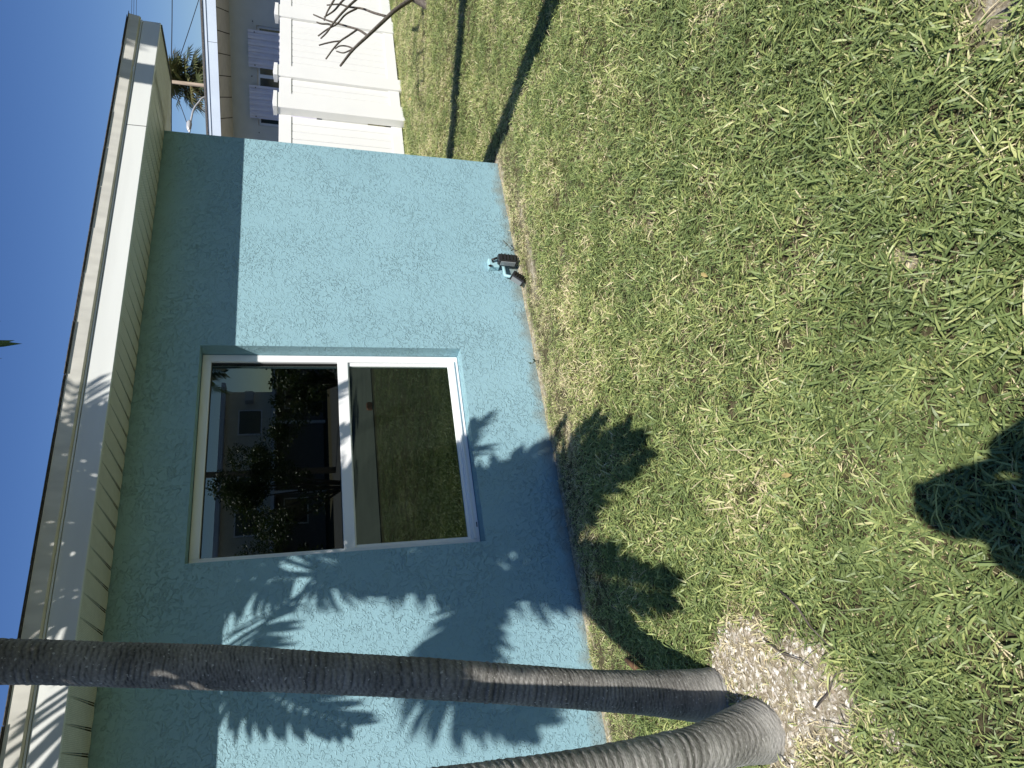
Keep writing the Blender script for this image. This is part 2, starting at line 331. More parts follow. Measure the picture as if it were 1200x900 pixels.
# ------------------------------------------------------------ grass: templates + loose points, instanced by geometry nodes
def make_grass():
    V, Fc, gid, bc = [], [], [], []
    NT = 16
    for g in range(NT):
        nb = 24
        for k in range(nb):
            a0 = rng.uniform(0, 2*math.pi); r0 = .065*math.sqrt(rng.uniform()); bx, by = r0*math.cos(a0), r0*math.sin(a0)
            a = rng.uniform(0, 2*math.pi)
            dry = rng.uniform() < .27; runner = rng.uniform() < .035
            Ln = rng.uniform(.028, .070)*(.8 if dry else 1); Wd = rng.uniform(.0042, .0078)*(.6 if dry else 1)
            if runner: Ln = rng.uniform(.09, .15); Wd = .0035
            el = rng.uniform(.05, .35) if dry else rng.uniform(.05, .95)
            droop = rng.uniform(.3, 1.1)
            c = rng.uniform(.72, 1.05) if dry else min(.7, abs(rng.normal(.36, .20)))
            px, py, pz = bx, by, -.004+(0 if dry else rng.uniform(0, .026))
            tw = rng.uniform(-.7, .7)
            prof = (.55, 1, .85, .06)
            base = len(V)
            for i in range(4):
                e_ = el-droop*i/3
                wx, wy, wz = -math.sin(a)*math.cos(tw), math.cos(a)*math.cos(tw), math.sin(tw)
                h = Wd*.5*prof[i]
                V.append((px-wx*h, py-wy*h, pz-wz*h)); V.append((px+wx*h, py+wy*h, pz+wz*h))
                gid += [g+1]*2; bc += [c]*2
                st = Ln/3
                px += math.cos(a)*math.cos(e_)*st; py += math.sin(a)*math.cos(e_)*st; pz += math.sin(e_)*st
            for i in range(3):
                o = base+2*i; Fc.append((o, o+1, o+3, o+2))
    nt_ = len(V)
    # points
    pts = []
    def scatter(x0, x1, y0, y1, dens):
        n = int((x1-x0)*(y1-y0)*dens); p = np.stack([rng.uniform(x0, x1, n), rng.uniform(y0, y1, n)], -1); return p
    A = scatter(-1.6, 13, -.6, 7.6, 1080)
    d = np.hypot(A[:, 0], A[:, 1])
    az = np.degrees(np.arctan2(A[:, 0], A[:, 1]))
    keep = (rng.uniform(size=len(A)) < np.clip(1.25-d/14, .45, 1)) & (az > -25) & (az < 80)
    A = A[keep]
    B = scatter(-3, 13, -4.7, -.6, 260); G_ = scatter(-1.6, 13, -.6, 2.2, 420); G_ = G_[np.degrees(np.arctan2(G_[:, 0], G_[:, 1])) > 80]; C_ = scatter(-6, -1.6, -4.7, 3.7, 60); D_ = scatter(4.15, 26, 7.1, 15, 45); E_ = scatter(-4, 2, -.6, 1.2, 130)
    xw = rng.uniform(-1, 4.2, 900); W_ = np.stack([xw, 3.765-np.abs(rng.normal(0, .035, 900))], -1); W_ = W_[rng.uniform(size=900) < .25+1.2*np.clip(fbm(xw*2.3, xw*0, 91)-.35, 0, 1)]
    xw = rng.uniform(3.7, 18, 1500); V_ = np.stack([xw, 7.05-np.abs(rng.normal(0, .12, 1500))], -1)
    pts = np.concatenate([A, B, G_, C_, D_, E_, W_, V_]); edge_n = len(W_)
    x, y = pts[:, 0], pts[:, 1]
    inside = (x < 4.12) & (y > 3.765)
    b_ = bare(x, y)
    keep = (~inside) & (rng.uniform(size=len(pts)) > b_*.80)
    # paved edge at the back lawn
    pts = pts[keep]; x, y = pts[:, 0], pts[:, 1]; b_ = bare(x, y)
    z = lawn_z(x, y)
    n = len(pts)
    scl = rng.uniform(.46, 1.02, n)*(1-.45*b_)*(1+.30*(fbm(x*1.5, y*1.5, 40)-.5))
    scl *= np.where((y > 3.3) & (x < 4.2), .62, 1)*(1-.12*sst(1.8, 5, np.hypot(x, y)))
    tint = (fbm(x*.9, y*.9, 55)-.46)*.45+(fbm(x*6, y*6, 66)-.5)*.8+.22*np.exp(-(((x-1.9)/.9)**2+((y-3.0)/.6)**2))+rng.normal(0, .07, n)+.55*b_**.7+.16*np.exp(-((y-3.6)/.25)**2)*(x < 4.2)+.18*sst(4.2, 5.2, y)
    pick = rng.integers(0, NT, n)
    rz = rng.uniform(0, 2*math.pi, n)
    allv = V+np.stack([x, y, z], -1).tolist()
    me = bpy.data.meshes.new('grass'); me.from_pydata(allv, [], Fc)
    N_ = len(allv)
    def attr(nm, ty, key, arr):
        a_ = me.attributes.new(nm, ty, 'POINT'); a_.data.foreach_set(key, arr)
    attr('gid', 'INT', 'value', np.array(gid+[0]*n, dtype=np.int32))
    attr('bc', 'FLOAT', 'value', np.array(bc+[0]*n, dtype=np.float32))
    z0 = np.zeros(nt_)
    attr('scl', 'FLOAT', 'value', np.concatenate([z0+1, scl]).astype(np.float32))
    attr('tint', 'FLOAT', 'value', np.concatenate([z0, tint]).astype(np.float32))
    attr('pick', 'INT', 'value', np.concatenate([z0, pick]).astype(np.int32))
    rot = np.zeros((N_, 3)); rot[nt_:, 2] = rz; rot[nt_:, 0] = rng.normal(0, .12, n); rot[nt_:, 1] = rng.normal(0, .12, n)
    attr('rot', 'FLOAT_VECTOR', 'vector', rot.astype(np.float32).ravel())
    me.materials.append(M['grass'])
    o = bpy.data.objects.new('grass', me); COL.objects.link(o); tag(o, 'coarse broad bladed lawn grass mixed with dry straw in front of the teal house', 'grass', kind='stuff')
    g = bpy.data.node_groups.new('grass_spread', 'GeometryNodeTree')
    g.interface.new_socket('Geometry', in_out='INPUT', socket_type='NodeSocketGeometry'); g.interface.new_socket('Geometry', in_out='OUTPUT', socket_type='NodeSocketGeometry')
    NN = g.nodes.new; L = g.links.new
    gi = NN('NodeGroupInput'); go = NN('NodeGroupOutput')
    def na(nm, ty):
        k = NN('GeometryNodeInputNamedAttribute'); k.data_type = ty; k.inputs[0].default_value = nm; return k.outputs[0]
    cmp = NN('FunctionNodeCompare'); cmp.data_type = 'INT'; cmp.operation = 'LESS_THAN'; cmp.inputs[3].default_value = 1
    L(na('gid', 'INT'), cmp.inputs[2])
    sep = NN('GeometryNodeSeparateGeometry'); sep.domain = 'POINT'; L(gi.outputs[0], sep.inputs[0]); L(cmp.outputs[0], sep.inputs[1])
    spl = NN('GeometryNodeSplitToInstances'); spl.domain = 'POINT'; L(sep.outputs[1], spl.inputs[0]); L(na('gid', 'INT'), spl.inputs['Group ID'])
    iop = NN('GeometryNodeInstanceOnPoints'); L(sep.outputs[0], iop.inputs['Points']); L(spl.outputs[0], iop.inputs['Instance'])
    iop.inputs['Pick Instance'].default_value = True; L(na('pick', 'INT'), iop.inputs['Instance Index'])
    L(na('rot', 'FLOAT_VECTOR'), iop.inputs['Rotation']); L(na('scl', 'FLOAT'), iop.inputs['Scale'])
    L(iop.outputs[0], go.inputs[0])
    md = o.modifiers.new('spread', 'NODES'); md.node_group = g
    print('grass points', n)
make_grass()

# shell and wood chips on the bare soil by the palms
def chips():
    mb = MB()
    k = 0
    while k < 2200:
        x, y = random.uniform(-.5, .75), random.uniform(1.35, 2.9)
        if float(bare(np.array([x]), np.array([y]))[0]) < random.uniform(.25, .9): continue
        z = float(lawn_z(x, y)); s_ = random.choice((.002, .003, .004, .006, .012)); a = random.uniform(0, 6.28)
        ax = Vector((math.cos(a), math.sin(a), random.uniform(-.4, .4))); ay = Vector((-math.sin(a), math.cos(a), random.uniform(-.4, .4)))
        p = Vector((x, y, z+.003)); lw = random.uniform(.25, .8)
        mb.add([p-ax*s_, p-ay*s_*lw, p+ax*s_, p+ay*s_*lw, p+Vector((0, 0, s_*.4))], [(0, 1, 4), (1, 2, 4), (2, 3, 4), (3, 0, 4)])
        k += 1
    o = mb.build('shell_mulch', M['shellbit']); tag(o, 'pale shell and straw bits on bare soil around the palm bases', 'mulch', kind='stuff')
chips()

# ------------------------------------------------------------ the teal house
WY = 3.775; WX = 4.09; ZS = 2.436
OX0, OX1, OZ0, OZ1, RD = 1.03, 2.335, .515, 2.100, .105
house = empty('teal_house', (WX, WY, 0)); tag(house, 'teal stucco house with cream eaves and one white framed window', 'house')
def HB(): return MB()
def hbuild(mb, name, mt, parent=house, bevel=0):
    mb.v = [(x-house.location.x, y-house.location.y, z) for x, y, z in mb.v]
    return mb.build(name, mt, parent, bevel)
mb = HB(); HX = -7.0; T = .22
# front wall with opening
x0, x1, z0, z1 = HX, WX, -.3, ZS+.15
for yy, fl in ((WY, 0), (WY+T, 1)):
    vs = [(x0, yy, z0), (x1, yy, z0), (x1, yy, z1), (x0, yy, z1), (OX0, yy, OZ0), (OX1, yy, OZ0), (OX1, yy, OZ1), (OX0, yy, OZ1)]
    fs = [(0, 1, 5, 4), (1, 2, 6, 5), (2, 3, 7, 6), (3, 0, 4, 7)]
    mb.add(vs, [f[::-1] for f in fs] if fl else fs)
rv = [(OX0, OZ0), (OX1, OZ0), (OX1, OZ1), (OX0, OZ1)]
for i in range(4):
    a, b = rv[i], rv[(i+1) % 4]
    mb.add([(a[0], WY, a[1]), (b[0], WY, b[1]), (b[0], WY+T, b[1]), (a[0], WY+T, a[1])], [(0, 3, 2, 1)])
mb.add([(x1, WY, z0), (x1, WY+10, z0), (x1, WY+10, z1+1.2), (x1, WY, z1)], [(0, 1, 2, 3)])
mb.add([(x0, WY, z0), (x0, WY+10, z0), (x0, WY+10, z1), (x0, WY, z1)], [(0, 3, 2, 1)])
mb.add([(x0, WY+10, z0), (x1, WY+10, z0), (x1, WY+10, z1+1.2), (x0, WY+10, z1+1.2)], [(0, 3, 2, 1)])
wall = hbuild(mb, 'wall', M['stucco'])
# room behind the glass
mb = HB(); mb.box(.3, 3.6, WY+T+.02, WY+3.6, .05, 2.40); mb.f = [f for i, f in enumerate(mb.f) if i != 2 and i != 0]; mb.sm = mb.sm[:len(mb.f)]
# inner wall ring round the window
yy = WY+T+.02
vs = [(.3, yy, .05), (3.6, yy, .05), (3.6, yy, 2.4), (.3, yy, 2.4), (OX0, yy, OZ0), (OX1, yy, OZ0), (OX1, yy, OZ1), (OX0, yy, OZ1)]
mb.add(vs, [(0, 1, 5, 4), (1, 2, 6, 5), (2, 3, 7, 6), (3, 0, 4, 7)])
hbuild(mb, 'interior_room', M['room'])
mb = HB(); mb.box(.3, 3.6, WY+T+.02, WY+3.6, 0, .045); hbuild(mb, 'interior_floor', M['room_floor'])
# eave
EY = 3.325; EX = 4.62
mb = HB(); mb.box(HX-.3, EX, EY, EY+.02, 2.425, 2.534); f1 = hbuild(mb, 'fascia', M['fascia_low'], bevel=.002)
mb = HB()
prof = [(EY-.012, 2.546), (EY-.004, 2.545), (EY-.004, 2.612), (EY-.030, 2.612), (EY-.020, 2.552)]
n = len(prof); vs = [(x, p[0], p[1]) for x in (HX-.3, EX+.012) for p in prof]
mb.add(vs, [tuple(range(n)), tuple(range(2*n-1, n-1, -1))]+[(i, i+n, (i+1) % n+n, (i+1) % n) for i in range(n)])
hbuild(mb, 'drip_fascia', M['fascia_up'])
mb = HB(); mb.box(HX-.3, EX, EY-.004, EY+.016, 2.536, 2.544); hbuild(mb, 'fascia_lip', M['fascia_low'])
# seams in the fascia cover
for xx in (3.62, .62, -2.4):
    mb = HB(); mb.box(xx, xx+.003, EY-.002, EY+.001, 2.425, 2.534); hbuild(mb, 'seam', M['dark_gasket'], f1).location = (0, 0, 0)
# soffit strips (0.1 m each, V groove between, notched at the wall channel)
SP = .1016
ms = MB(); g = .0022; zb = 0
ms.add([(g, 0, 0), (SP-g, 0, 0), (SP-g-.006, .440, 0), (SP*.5, .449, 0), (g+.006, .440, 0), (g, 0, 0), (0, 0, .0015), (0, .44, .0015), (g, .437, 0), (SP-g, 0, 0), (SP, 0, .0015), (SP, .44, .0015), (SP-g, .437, 0)],
       [(0, 4, 3, 2, 1), (5, 6, 7, 8), (9, 12, 11, 10)])
sme = ms.mesh('soffit_panel', M['soffit'])
i = 0; xx = HX
while xx < WX-.001:
    inst('soffit_panel', sme, house, (xx-WX, EY-WY, ZS-.009-.0*i)); xx += SP; i += 1
# rake overhang: long strips following the roof pitch
PT = .14; xk = WX+.012
ms = MB(); Ln = 8.0
vs = []
for (x_, z_) in ((0, .006), (g, 0), (SP-g, 0), (SP, .006)):
    vs += [(x_, 0, z_), (x_, .45, z_), (x_, Ln, z_+(Ln-.45)*PT)]
ms.add(vs, [(3*k, 3*k+1, 3*k+4, 3*k+3) for k in range(3)]+[(3*k+1, 3*k+2, 3*k+5, 3*k+4) for k in range(3)])
rme = ms.mesh('rake_soffit_panel', M['soffit'])
for k in range(5): inst('rake_soffit_panel', rme, house, (.012+k*SP, EY+.02-WY, ZS-.009))
mb = HB()
vs = []
for x_ in (EX-.012, EX+.01):
    for (y_, z_) in ((EY+.02, 2.42), (WY, 2.42), (EY+8, 2.42+(8-.45)*PT), (EY+8, 2.62+(8)*PT), (EY+.02, 2.605)): vs.append((x_, y_, z_))
mb.add(vs, [(0, 1, 2, 3, 4), (9, 8, 7, 6, 5)]+[(i, i+5, (i+1) % 5+5, (i+1) % 5) for i in range(5)])
hbuild(mb, 'rake_board', M['shingle'])
# roof deck & shingles
mb = HB()
for (ya, za, yb, zb_) in ((EY-.036, 2.614, EY+8.0, 2.614+8*PT),):
    mb.add([(HX-.3, ya, za), (EX+.03, ya, za), (EX+.03, yb, zb_), (HX-.3, yb, zb_), (HX-.3, ya, za+.003), (EX+.03, ya, za+.003), (EX+.03, yb, zb_+.003), (HX-.3, yb, zb_+.003)],
           [(0, 3, 2, 1), (4, 5, 6, 7), (0, 1, 5, 4), (1, 2, 6, 5), (2, 3, 7, 6), (3, 0, 4, 7)])
roof = hbuild(mb, 'roof', M['shingle'])
tab = MB(); tab.box(0, .30, -.006, .14, 0, .003); tme = tab.mesh('shingle', M['shingle'])
xx = HX-.29
while xx < EX-.28:
    inst('shingle', tme, roof, (xx-WX+random.uniform(-.002, .002), EY-.036-WY+random.uniform(-.003, .003), 2.6185+random.uniform(0, .001)), rot=(math.atan(PT), 0, 0)); xx += .305
mb = HB(); mb.box(HX, WX, EY+.03, WY+T, ZS+.16, ZS+.17); hbuild(mb, 'eave_deck', M['deck'])
mb = HB(); mb.box(HX, WX, WY-.004, WY-.001, ZS-.004, ZS+.02); hbuild(mb, 'soffit_channel', M['deck'])

# window
FY = WY+RD
def ring(mb, x0, x1, z0, z1, wl, wr, wb, wt, y0, y1):
    mb.box(x0, x0+wl, y0, y1, z0, z1); mb.box(x1-wr, x1, y0, y1, z0, z1)
    mb.box(x0+wl, x1-wr, y0, y1, z0, z0+wb); mb.box(x0+wl, x1-wr, y0, y1, z1-wt, z1); return mb
g2 = .003
win = hbuild(ring(HB(), OX0+g2, OX1-g2, OZ0+g2, OZ1-g2, .046, .046, .046, .050, FY, FY+.07), 'window', M['frame'], bevel=.0025)
zm = 1.272
mb = HB(); mb.box(OX0+.046, OX1-.046, FY+.004, FY+.05, zm-.032, zm+.032); hbuild(mb, 'meeting_rail', M['frame'], win, bevel=.002)
mb = ring(HB(), OX0+.048, OX1-.048, OZ0+.048, zm-.033, .020, .020, .022, .006, FY+.018, FY+.045); hbuild(mb, 'lower_sash', M['frame'], win, bevel=.0015)
mb = ring(HB(), OX0+.049, OX1-.049, zm+.032, OZ1-.053, .004, .004, .003, .004, FY+.020, FY+.050); hbuild(mb, 'glazing_gasket', M['dark_gasket'], win)
mb = HB(); mb.box(OX0+.049, OX1-.049, FY+.034, FY+.037, zm+.030, OZ1-.052); hbuild(mb, 'upper_pane', M['glass_up'], win)
mb = HB(); mb.box(OX0+.066, OX1-.066, FY+.030, FY+.033, OZ0+.068, zm-.037); hbuild(mb, 'lower_pane', M['glass_low'], win)
for dx in (.10, .20):
    mb = HB(); mb.box(OX1-dx-.02, OX1-dx+.02, FY+.052, FY+.07, zm+.030, zm+.052); mb.box(OX1-dx-.006, OX1-dx+.006, FY+.048, FY+.056, zm+.04, zm+.058)
    hbuild(mb, 'sash_lock', M['lock'], win)
mb = HB(); mb.box(OX0+.12, OX0+.15, FY-.001, FY+.002, OZ0+.010, OZ0+.016); hbuild(mb, 'weep_slot', M['dark_gasket'], win)
mb = HB(); mb.box(OX0+.046, OX1-.046, FY-.012, FY-.001, OZ0+.030, OZ0+.042); hbuild(mb, 'sill_lip', M['frame'], win, bevel=.002)

# low flood lights on a conduit at the wall foot
fl = empty('flood_light_set', (3.03, 3.74, .1)); tag(fl, 'pair of black flood lights on a teal conduit at the foot of the wall', 'outdoor light')
def fbuild(mb, name, mt, parent=fl, bevel=0):
    mb.v = [tuple(Vector(v)-fl.location) for v in mb.v]; return mb.build(name, mt, parent, bevel)
fbuild(MB().tube([(3.05, 3.75, .12), (2.93, 3.735, .125), (2.905, 3.72, .06), (2.90, 3.70, -.02)], .013, 10), 'conduit', M['pipe'])
fbuild(MB().box(3.0, 3.075, 3.725, 3.775, .155, .235), 'junction_box', M['pipe'], bevel=.006)
def lampb(c, ax, h, wdt):
    ax = Vector(ax).normalized(); sd_ = ax.cross(Vector((0, 1, .2))).normalized(); fr = sd_.cross(ax)
    b_ = fbuild(MB().obox(c, ax, sd_, fr, h, wdt, .028), 'lamp_head', M['black'], bevel=.006)
    c = Vector(c)
    fbuild(MB().obox(c+sd_*wdt*1.05, ax, sd_, fr, h*.75, .004, .02), 'lamp_lens', M['lens'], b_, bevel=.001)
    for k in range(5): fbuild(MB().obox(c-fr*.03+ax*(k-2)*h*.35, ax, sd_, fr, .003, wdt*.8, .008), 'cooling_fin', M['black'], b_)
    return b_
lampb((3.045, 3.70, .100), (.05, 0, 1), .072, .033)
lampb((2.865, 3.68, .055), (.55, -.1, .8), .052, .029)
fbuild(MB().tube([(3.04, 3.73, .2), (3.04, 3.70, .215), (3.05, 3.69, .18)], .009, 8), 'knuckle', M['black'])
fbuild(MB().tube([(3.00, 3.72, .225), (2.985, 3.70, .245)], [.010, .006], 8), 'photocell', M['black'])
fbuild(MB().tube([(2.9, 3.72, .08), (2.875, 3.69, .09)], .009, 8), 'knuckle', M['black'])

# ------------------------------------------------------------ weeds by the wall
def weed(name, base, h, lean, label, n=7, seed=1):
    r_ = random.Random(seed); e = empty(name, base); tag(e, label, 'weed')
    pts = [Vector((lean*t*t*h, -.02*t, h*t)) for t in (0, .25, .5, .75, 1)]
    MB().tube(pts, [.003, .003, .0025, .002, .001], 5).build('stem', M['bark_bare'], e)
    mb = MB()
    for k in range(n):
        t = .3+.7*k/n; p = Vector((lean*t*t*h, -.02*t, h*t)); a = r_.uniform(0, 6.28); d = Vector((math.cos(a), math.sin(a)*.6, .5)); s_ = d.cross(Vector((0, 0, 1))).normalized()*.006
        l = r_.uniform(.02, .045); mb.add([p, p+d*l*.5+s_, p+d*l, p+d*l*.5-s_], [(0, 1, 2, 3)])
    mb.build('leaf_cluster', M['bush'], e)
weed('weed', (3.15, 3.72, 0), .11, .7, 'small thin weed sprouting at the wall right of the flood lights', seed=3)
weed('weed', (2.2, 3.70, 0), .07, -.5, 'tiny weed at the wall foot below the right side of the window', seed=8)

# ------------------------------------------------------------ palms
def catmull(pts, n):
    pts = [Vector(p) for p in pts]; P_ = [pts[0]*2-pts[1]]+pts+[pts[-1]*2-pts[-2]]; out_ = []
    for i in range(1, len(P_)-2):
        for k in range(n):
            t = k/n; a, b, c, d = P_[i-1:i+3]
            out_.append(.5*((2*b)+(c-a)*t+(2*a-5*b+4*c-d)*t*t+(3*b-a-3*c+d)*t**3))
    out_.append(pts[-1]); return out_
def trunk(root, pts, rads, spacing=.022, amp=.045, seed=0, nseg=36, step=.0055, name='trunk', mt=None):
    base = catmull(pts, 24); n0 = len(pts)-1
    rr = np.interp(np.linspace(0, n0, len(base)), range(n0+1), rads)
    L_ = [0]
    for i in range(1, len(base)): L_.append(L_[-1]+(base[i]-base[i-1]).length)
    tot = L_[-1]; ns = int(tot/step)
    S = np.linspace(0, tot, ns); P3 = np.array([list(p) for p in base])
    C_ = np.stack([np.interp(S, L_, P3[:, k]) for k in range(3)], -1); Rr = np.interp(S, L_, rr)
    r_ = np.random.default_rng(seed)
    # ring positions, irregular
    pos = [0.0]
    while pos[-1] < tot+.1: pos.append(pos[-1]+spacing*r_.uniform(.65, 1.4)*(1+.35*math.sin(pos[-1]*4+seed)))
    pos = np.array(pos); deep = r_.uniform(.5, 1.3, len(pos)); deep[r_.integers(0, len(pos), max(2, len(pos)//14))] *= 2.2
    T_ = np.gradient(C_, axis=0); T_ /= np.linalg.norm(T_, axis=1)[:, None]
    up = np.zeros((ns, 3)); u = np.cross(T_[0], [0, 1, 0.3]); u /= np.linalg.norm(u)
    for i in range(ns): u = u-T_[i]*u.dot(T_[i]); u /= np.linalg.norm(u); up[i] = u
    bn = np.cross(T_, up)
    ang = np.linspace(0, 2*math.pi, nseg, endpoint=False)
    A_, S_ = np.meshgrid(ang, S)
    ca, sa = np.cos(A_), np.sin(A_)
    wob = (vnoise(ca*1.5+5+S_*.0, sa*1.5+S_*2.0, seed+7)-.5)*spacing*1.5+(vnoise(ca*4+9, sa*4+S_*6, seed+17)-.5)*spacing*.7
    Sx = S_+wob
    k = np.clip(np.searchsorted(pos, Sx.ravel())-1, 0, len(pos)-2).reshape(Sx.shape)
    ph = (Sx-pos[k])/(pos[k+1]-pos[k]); dp = deep[k]
    prof = np.where(ph < .72, (ph/.72)**1.0, (1-ph)/.28)
    lump = (vnoise(ca*1.2+3, sa*1.2+S_*3, seed+31)-.5)*.10+(vnoise(ca*5+3, sa*5+S_*25, seed+33)-.5)*.03
    Rf = Rr[:, None]*(1+lump)+amp*Rr[:, None]*dp*(prof-.5)
    V = C_[:, None, :]+(up[:, None, :]*ca[..., None]+bn[:, None, :]*sa[..., None])*Rf[..., None]
    ring_ = np.clip((1-prof)*1.6-.75, 0, 1)*np.clip(dp*.9, 0, 1)
    idx = np.arange(ns*nseg).reshape(ns, nseg); nxt = np.roll(idx, -1, 1)
    q = np.stack([idx[:-1], nxt[:-1], nxt[1:], idx[1:]], -1).reshape(-1, 4).tolist()
    me = bpy.data.meshes.new(name); loc = np.array(root.location)
    me.from_pydata((V.reshape(-1, 3)-loc).tolist(), [], q+[tuple(idx[-1].tolist())])
    me.polygons.foreach_set('use_smooth', [True]*len(me.polygons))
    a_ = me.attributes.new('ring', 'FLOAT', 'POINT'); a_.data.foreach_set('value', ring_.ravel().astype(np.float32))
    a_ = me.attributes.new('along', 'FLOAT', 'POINT'); a_.data.foreach_set('value', S_.ravel().astype(np.float32))
    me.materials.append(mt or M['bark']); o = bpy.data.objects.new(name, me); COL.objects.link(o); o.parent = root; return o
def frond(root, start, az, el, Ln, droop, seed=0, wl=.36, parent=None, lw=.040, gap=.027, pts=None):
    """pinnate leaf: rachis arcs from el down by droop radians over its length"""
    r_ = random.Random(seed); p = Vector(start); N_ = 26
    if pts is None:
        pts = [p.copy()]
        for i in range(N_):
            e_ = el-droop*(i/N_)**1.2; p = p+Vector((math.sin(az)*math.cos(e_), math.cos(az)*math.cos(e_), math.sin(e_)))*(Ln/N_); pts.append(p.copy())
    else: pts = catmull(pts, max(2, N_//(len(pts)-1)))
    loc = root.location; pts = [q-loc for q in pts]; n = len(pts)
    tot = sum((pts[i+1]-pts[i]).length for i in range(n-1))
    mb = MB(); mb.tube(pts, [.013*(1-.85*i/(n-1)) for i in range(n)], 6)
    bcs = [.3]*len(mb.v)
    cnt = int(tot*.85/gap)
    for k in range(cnt):
        t = .14+.86*k/cnt; f_ = t*(n-1); i = min(int(f_), n-2); q = pts[i].lerp(pts[i+1], f_-i); tg = (pts[i+1]-pts[i]).normalized()
        side = tg.cross(Vector((0, 0, 1)));
        if side.length < .05: side = Vector((1, 0, 0))
        side.normalize(); upv = side.cross(tg)
        pl = math.sin(math.pi*min(1, max(0, (t-.02)/1.04))**.75)**.6
        for s_ in (-1, 1):
            ll = wl*pl*r_.uniform(.85, 1.1); sw = .55+.35*t+r_.uniform(-.07, .07)
            d = (side*s_*math.cos(sw)+tg*math.sin(sw)+upv*r_.uniform(.05, .30)).normalized()
            wv = d.cross(upv).normalized()*lw*.5*r_.uniform(.8, 1.1)
            a0 = q; a1 = q+d*ll*.35; a2 = q+d*ll*.72-Vector((0, 0, ll*.08)); a3 = q+d*ll-Vector((0, 0, ll*.22))
            b0 = len(mb.v); mb.add([a0-wv*.35, a0+wv*.35, a1-wv, a1+wv, a2-wv*.8, a2+wv*.8, a3], [(0, 1, 3, 2), (2, 3, 5, 4), (4, 5, 6)])
            bcs += [r_.uniform(.15, .6)]*7
    o = mb.build('frond', M['frond'], parent or root)
    a_ = o.data.attributes.new('bc', 'FLOAT', 'POINT'); a_.data.foreach_set('value', bcs); return o
def crownshaft(root, p0, p1, r0):
    p0, p1 = Vector(p0), Vector(p1)
    pts = [p0.lerp(p1, t) for t in (0, .1, .3, .6, .85, 1)]
    MB().tube([q-root.location for q in pts], [r0*k for k in (1.1, 1.35, 1.3, 1.0, .75, .5)], 14).build('crownshaft', M['frond'], root)

# two ringed trunks of the clump left of the window
pa = empty('palm_tree', (.03, 2.60, 0)); tag(pa, 'upright dark ringed palm trunk crossing in front of the wall and roof edge', 'palm tree')
TA = [(.02, 2.60, -.10), (.035, 2.60, .02), (.078, 2.575, .28), (.132, 2.545, .60), (.190, 2.525, .92), (.248, 2.51, 1.25), (.321, 2.50, 1.68), (.398, 2.49, 2.18), (.455, 2.48, 2.6)]
trunk(pa, TA, [.125, .102, .080, .067, .065, .0655, .066, .065, .064], .020, .036, 3)
pb = empty('palm_tree', (-.09, 2.33, 0)); tag(pb, 'leaning grey ringed palm trunk nearest the camera, with swollen base', 'palm tree')
TB = [(-.10, 2.36, -.12), (-.10, 2.34, .03), (-.105, 2.30, .16), (-.118, 2.22, .38), (-.118, 2.12, .68), (-.112, 2.02, 1.0), (-.095, 1.93, 1.4), (-.06, 1.82, 1.85), (-.01, 1.73, 2.2), (.06, 1.62, 2.6)]
trunk(pb, TB, [.098, .100, .086, .072, .070, .071, .072, .074, .076, .078], .026, .038, 11, mt=M['bark_pale'])
CA = Vector((.50, 2.47, 2.95)); CB = Vector((.12, 1.50, 3.02))
crownshaft(pa, (.45, 2.485, 2.55), CA, .066); crownshaft(pb, (.055, 1.63, 2.57), CB, .078)
def arch(root, C, tip, lift, seed, **kw):
    C = Vector(C); tip = Vector(tip); m1 = C.lerp(tip, .3)+Vector((0, 0, lift*.85)); m2 = C.lerp(tip, .65)+Vector((0, 0, lift))
    frond(root, C, 0, 0, 1, 0, seed=seed, pts=[C, m1, m2, tip], **kw)
cA = CA-Vector((0, 0, .05)); cB = CB-Vector((0, 0, .05))
for k, (t_, l) in enumerate([((1.50, 2.42, 2.60), .50), ((1.05, 1.95, 2.62), .45), ((.95, 3.0, 3.5), .3), ((.35, 1.65, 2.95), .4), ((.55, 2.3, 4.2), .1), ((1.62, 2.3, 3.15), .45)]):
    arch(pa, cA, t_, l, 100+k)
arch(pa, cA, (1.45, 2.1, 3.95), .25, 131, lw=.026, gap=.055)
arch(pa, cA, (1.10, 2.3, 3.80), .25, 132, lw=.028, gap=.05)
arch(pa, cA, (-.28, 2.35, 2.95), .42, 120, wl=.30)
for k, (t_, l) in enumerate([((.80, .98, 2.32), .42), ((.46, .60, 2.36), .45), ((1.00, 1.36, 2.42), .42), ((1.12, 1.62, 2.95), .35), ((.60, .74, 2.30), .42), ((-.20, .62, 2.42), .45), ((-.50, 1.72, 2.78), .30), ((-.75, 1.25, 3.3), .4), ((.2, 1.3, 4.2), .1), ((-.02, .85, 3.85), .25)]):
    arch(pb, cB, t_, l, 200+k, lw=.05)

# brown root stubs
o = MB().tube(P(type('q', (), {'location': Vector((.2, 3.17, 0))}), [(.26, 3.26, .035), (.20, 3.17, .03), (.13, 3.06, .0)]), [.014, .016, .015], 10).build('cut_branch', M['rust'], loc=(.2, 3.17, 0))
tag(o, 'short brown cut branch lying in grass behind the upright palm', 'branch')
o = MB().tube([(.12, -.02, .02), (0, 0, .03), (-.2, -.15, .02)], [.014, .015, .012], 10).build('cut_branch', M['rust'], loc=(-.22, 2.62, 0)); tag(o, 'brown stick on the soil left of the leaning palm base', 'branch')

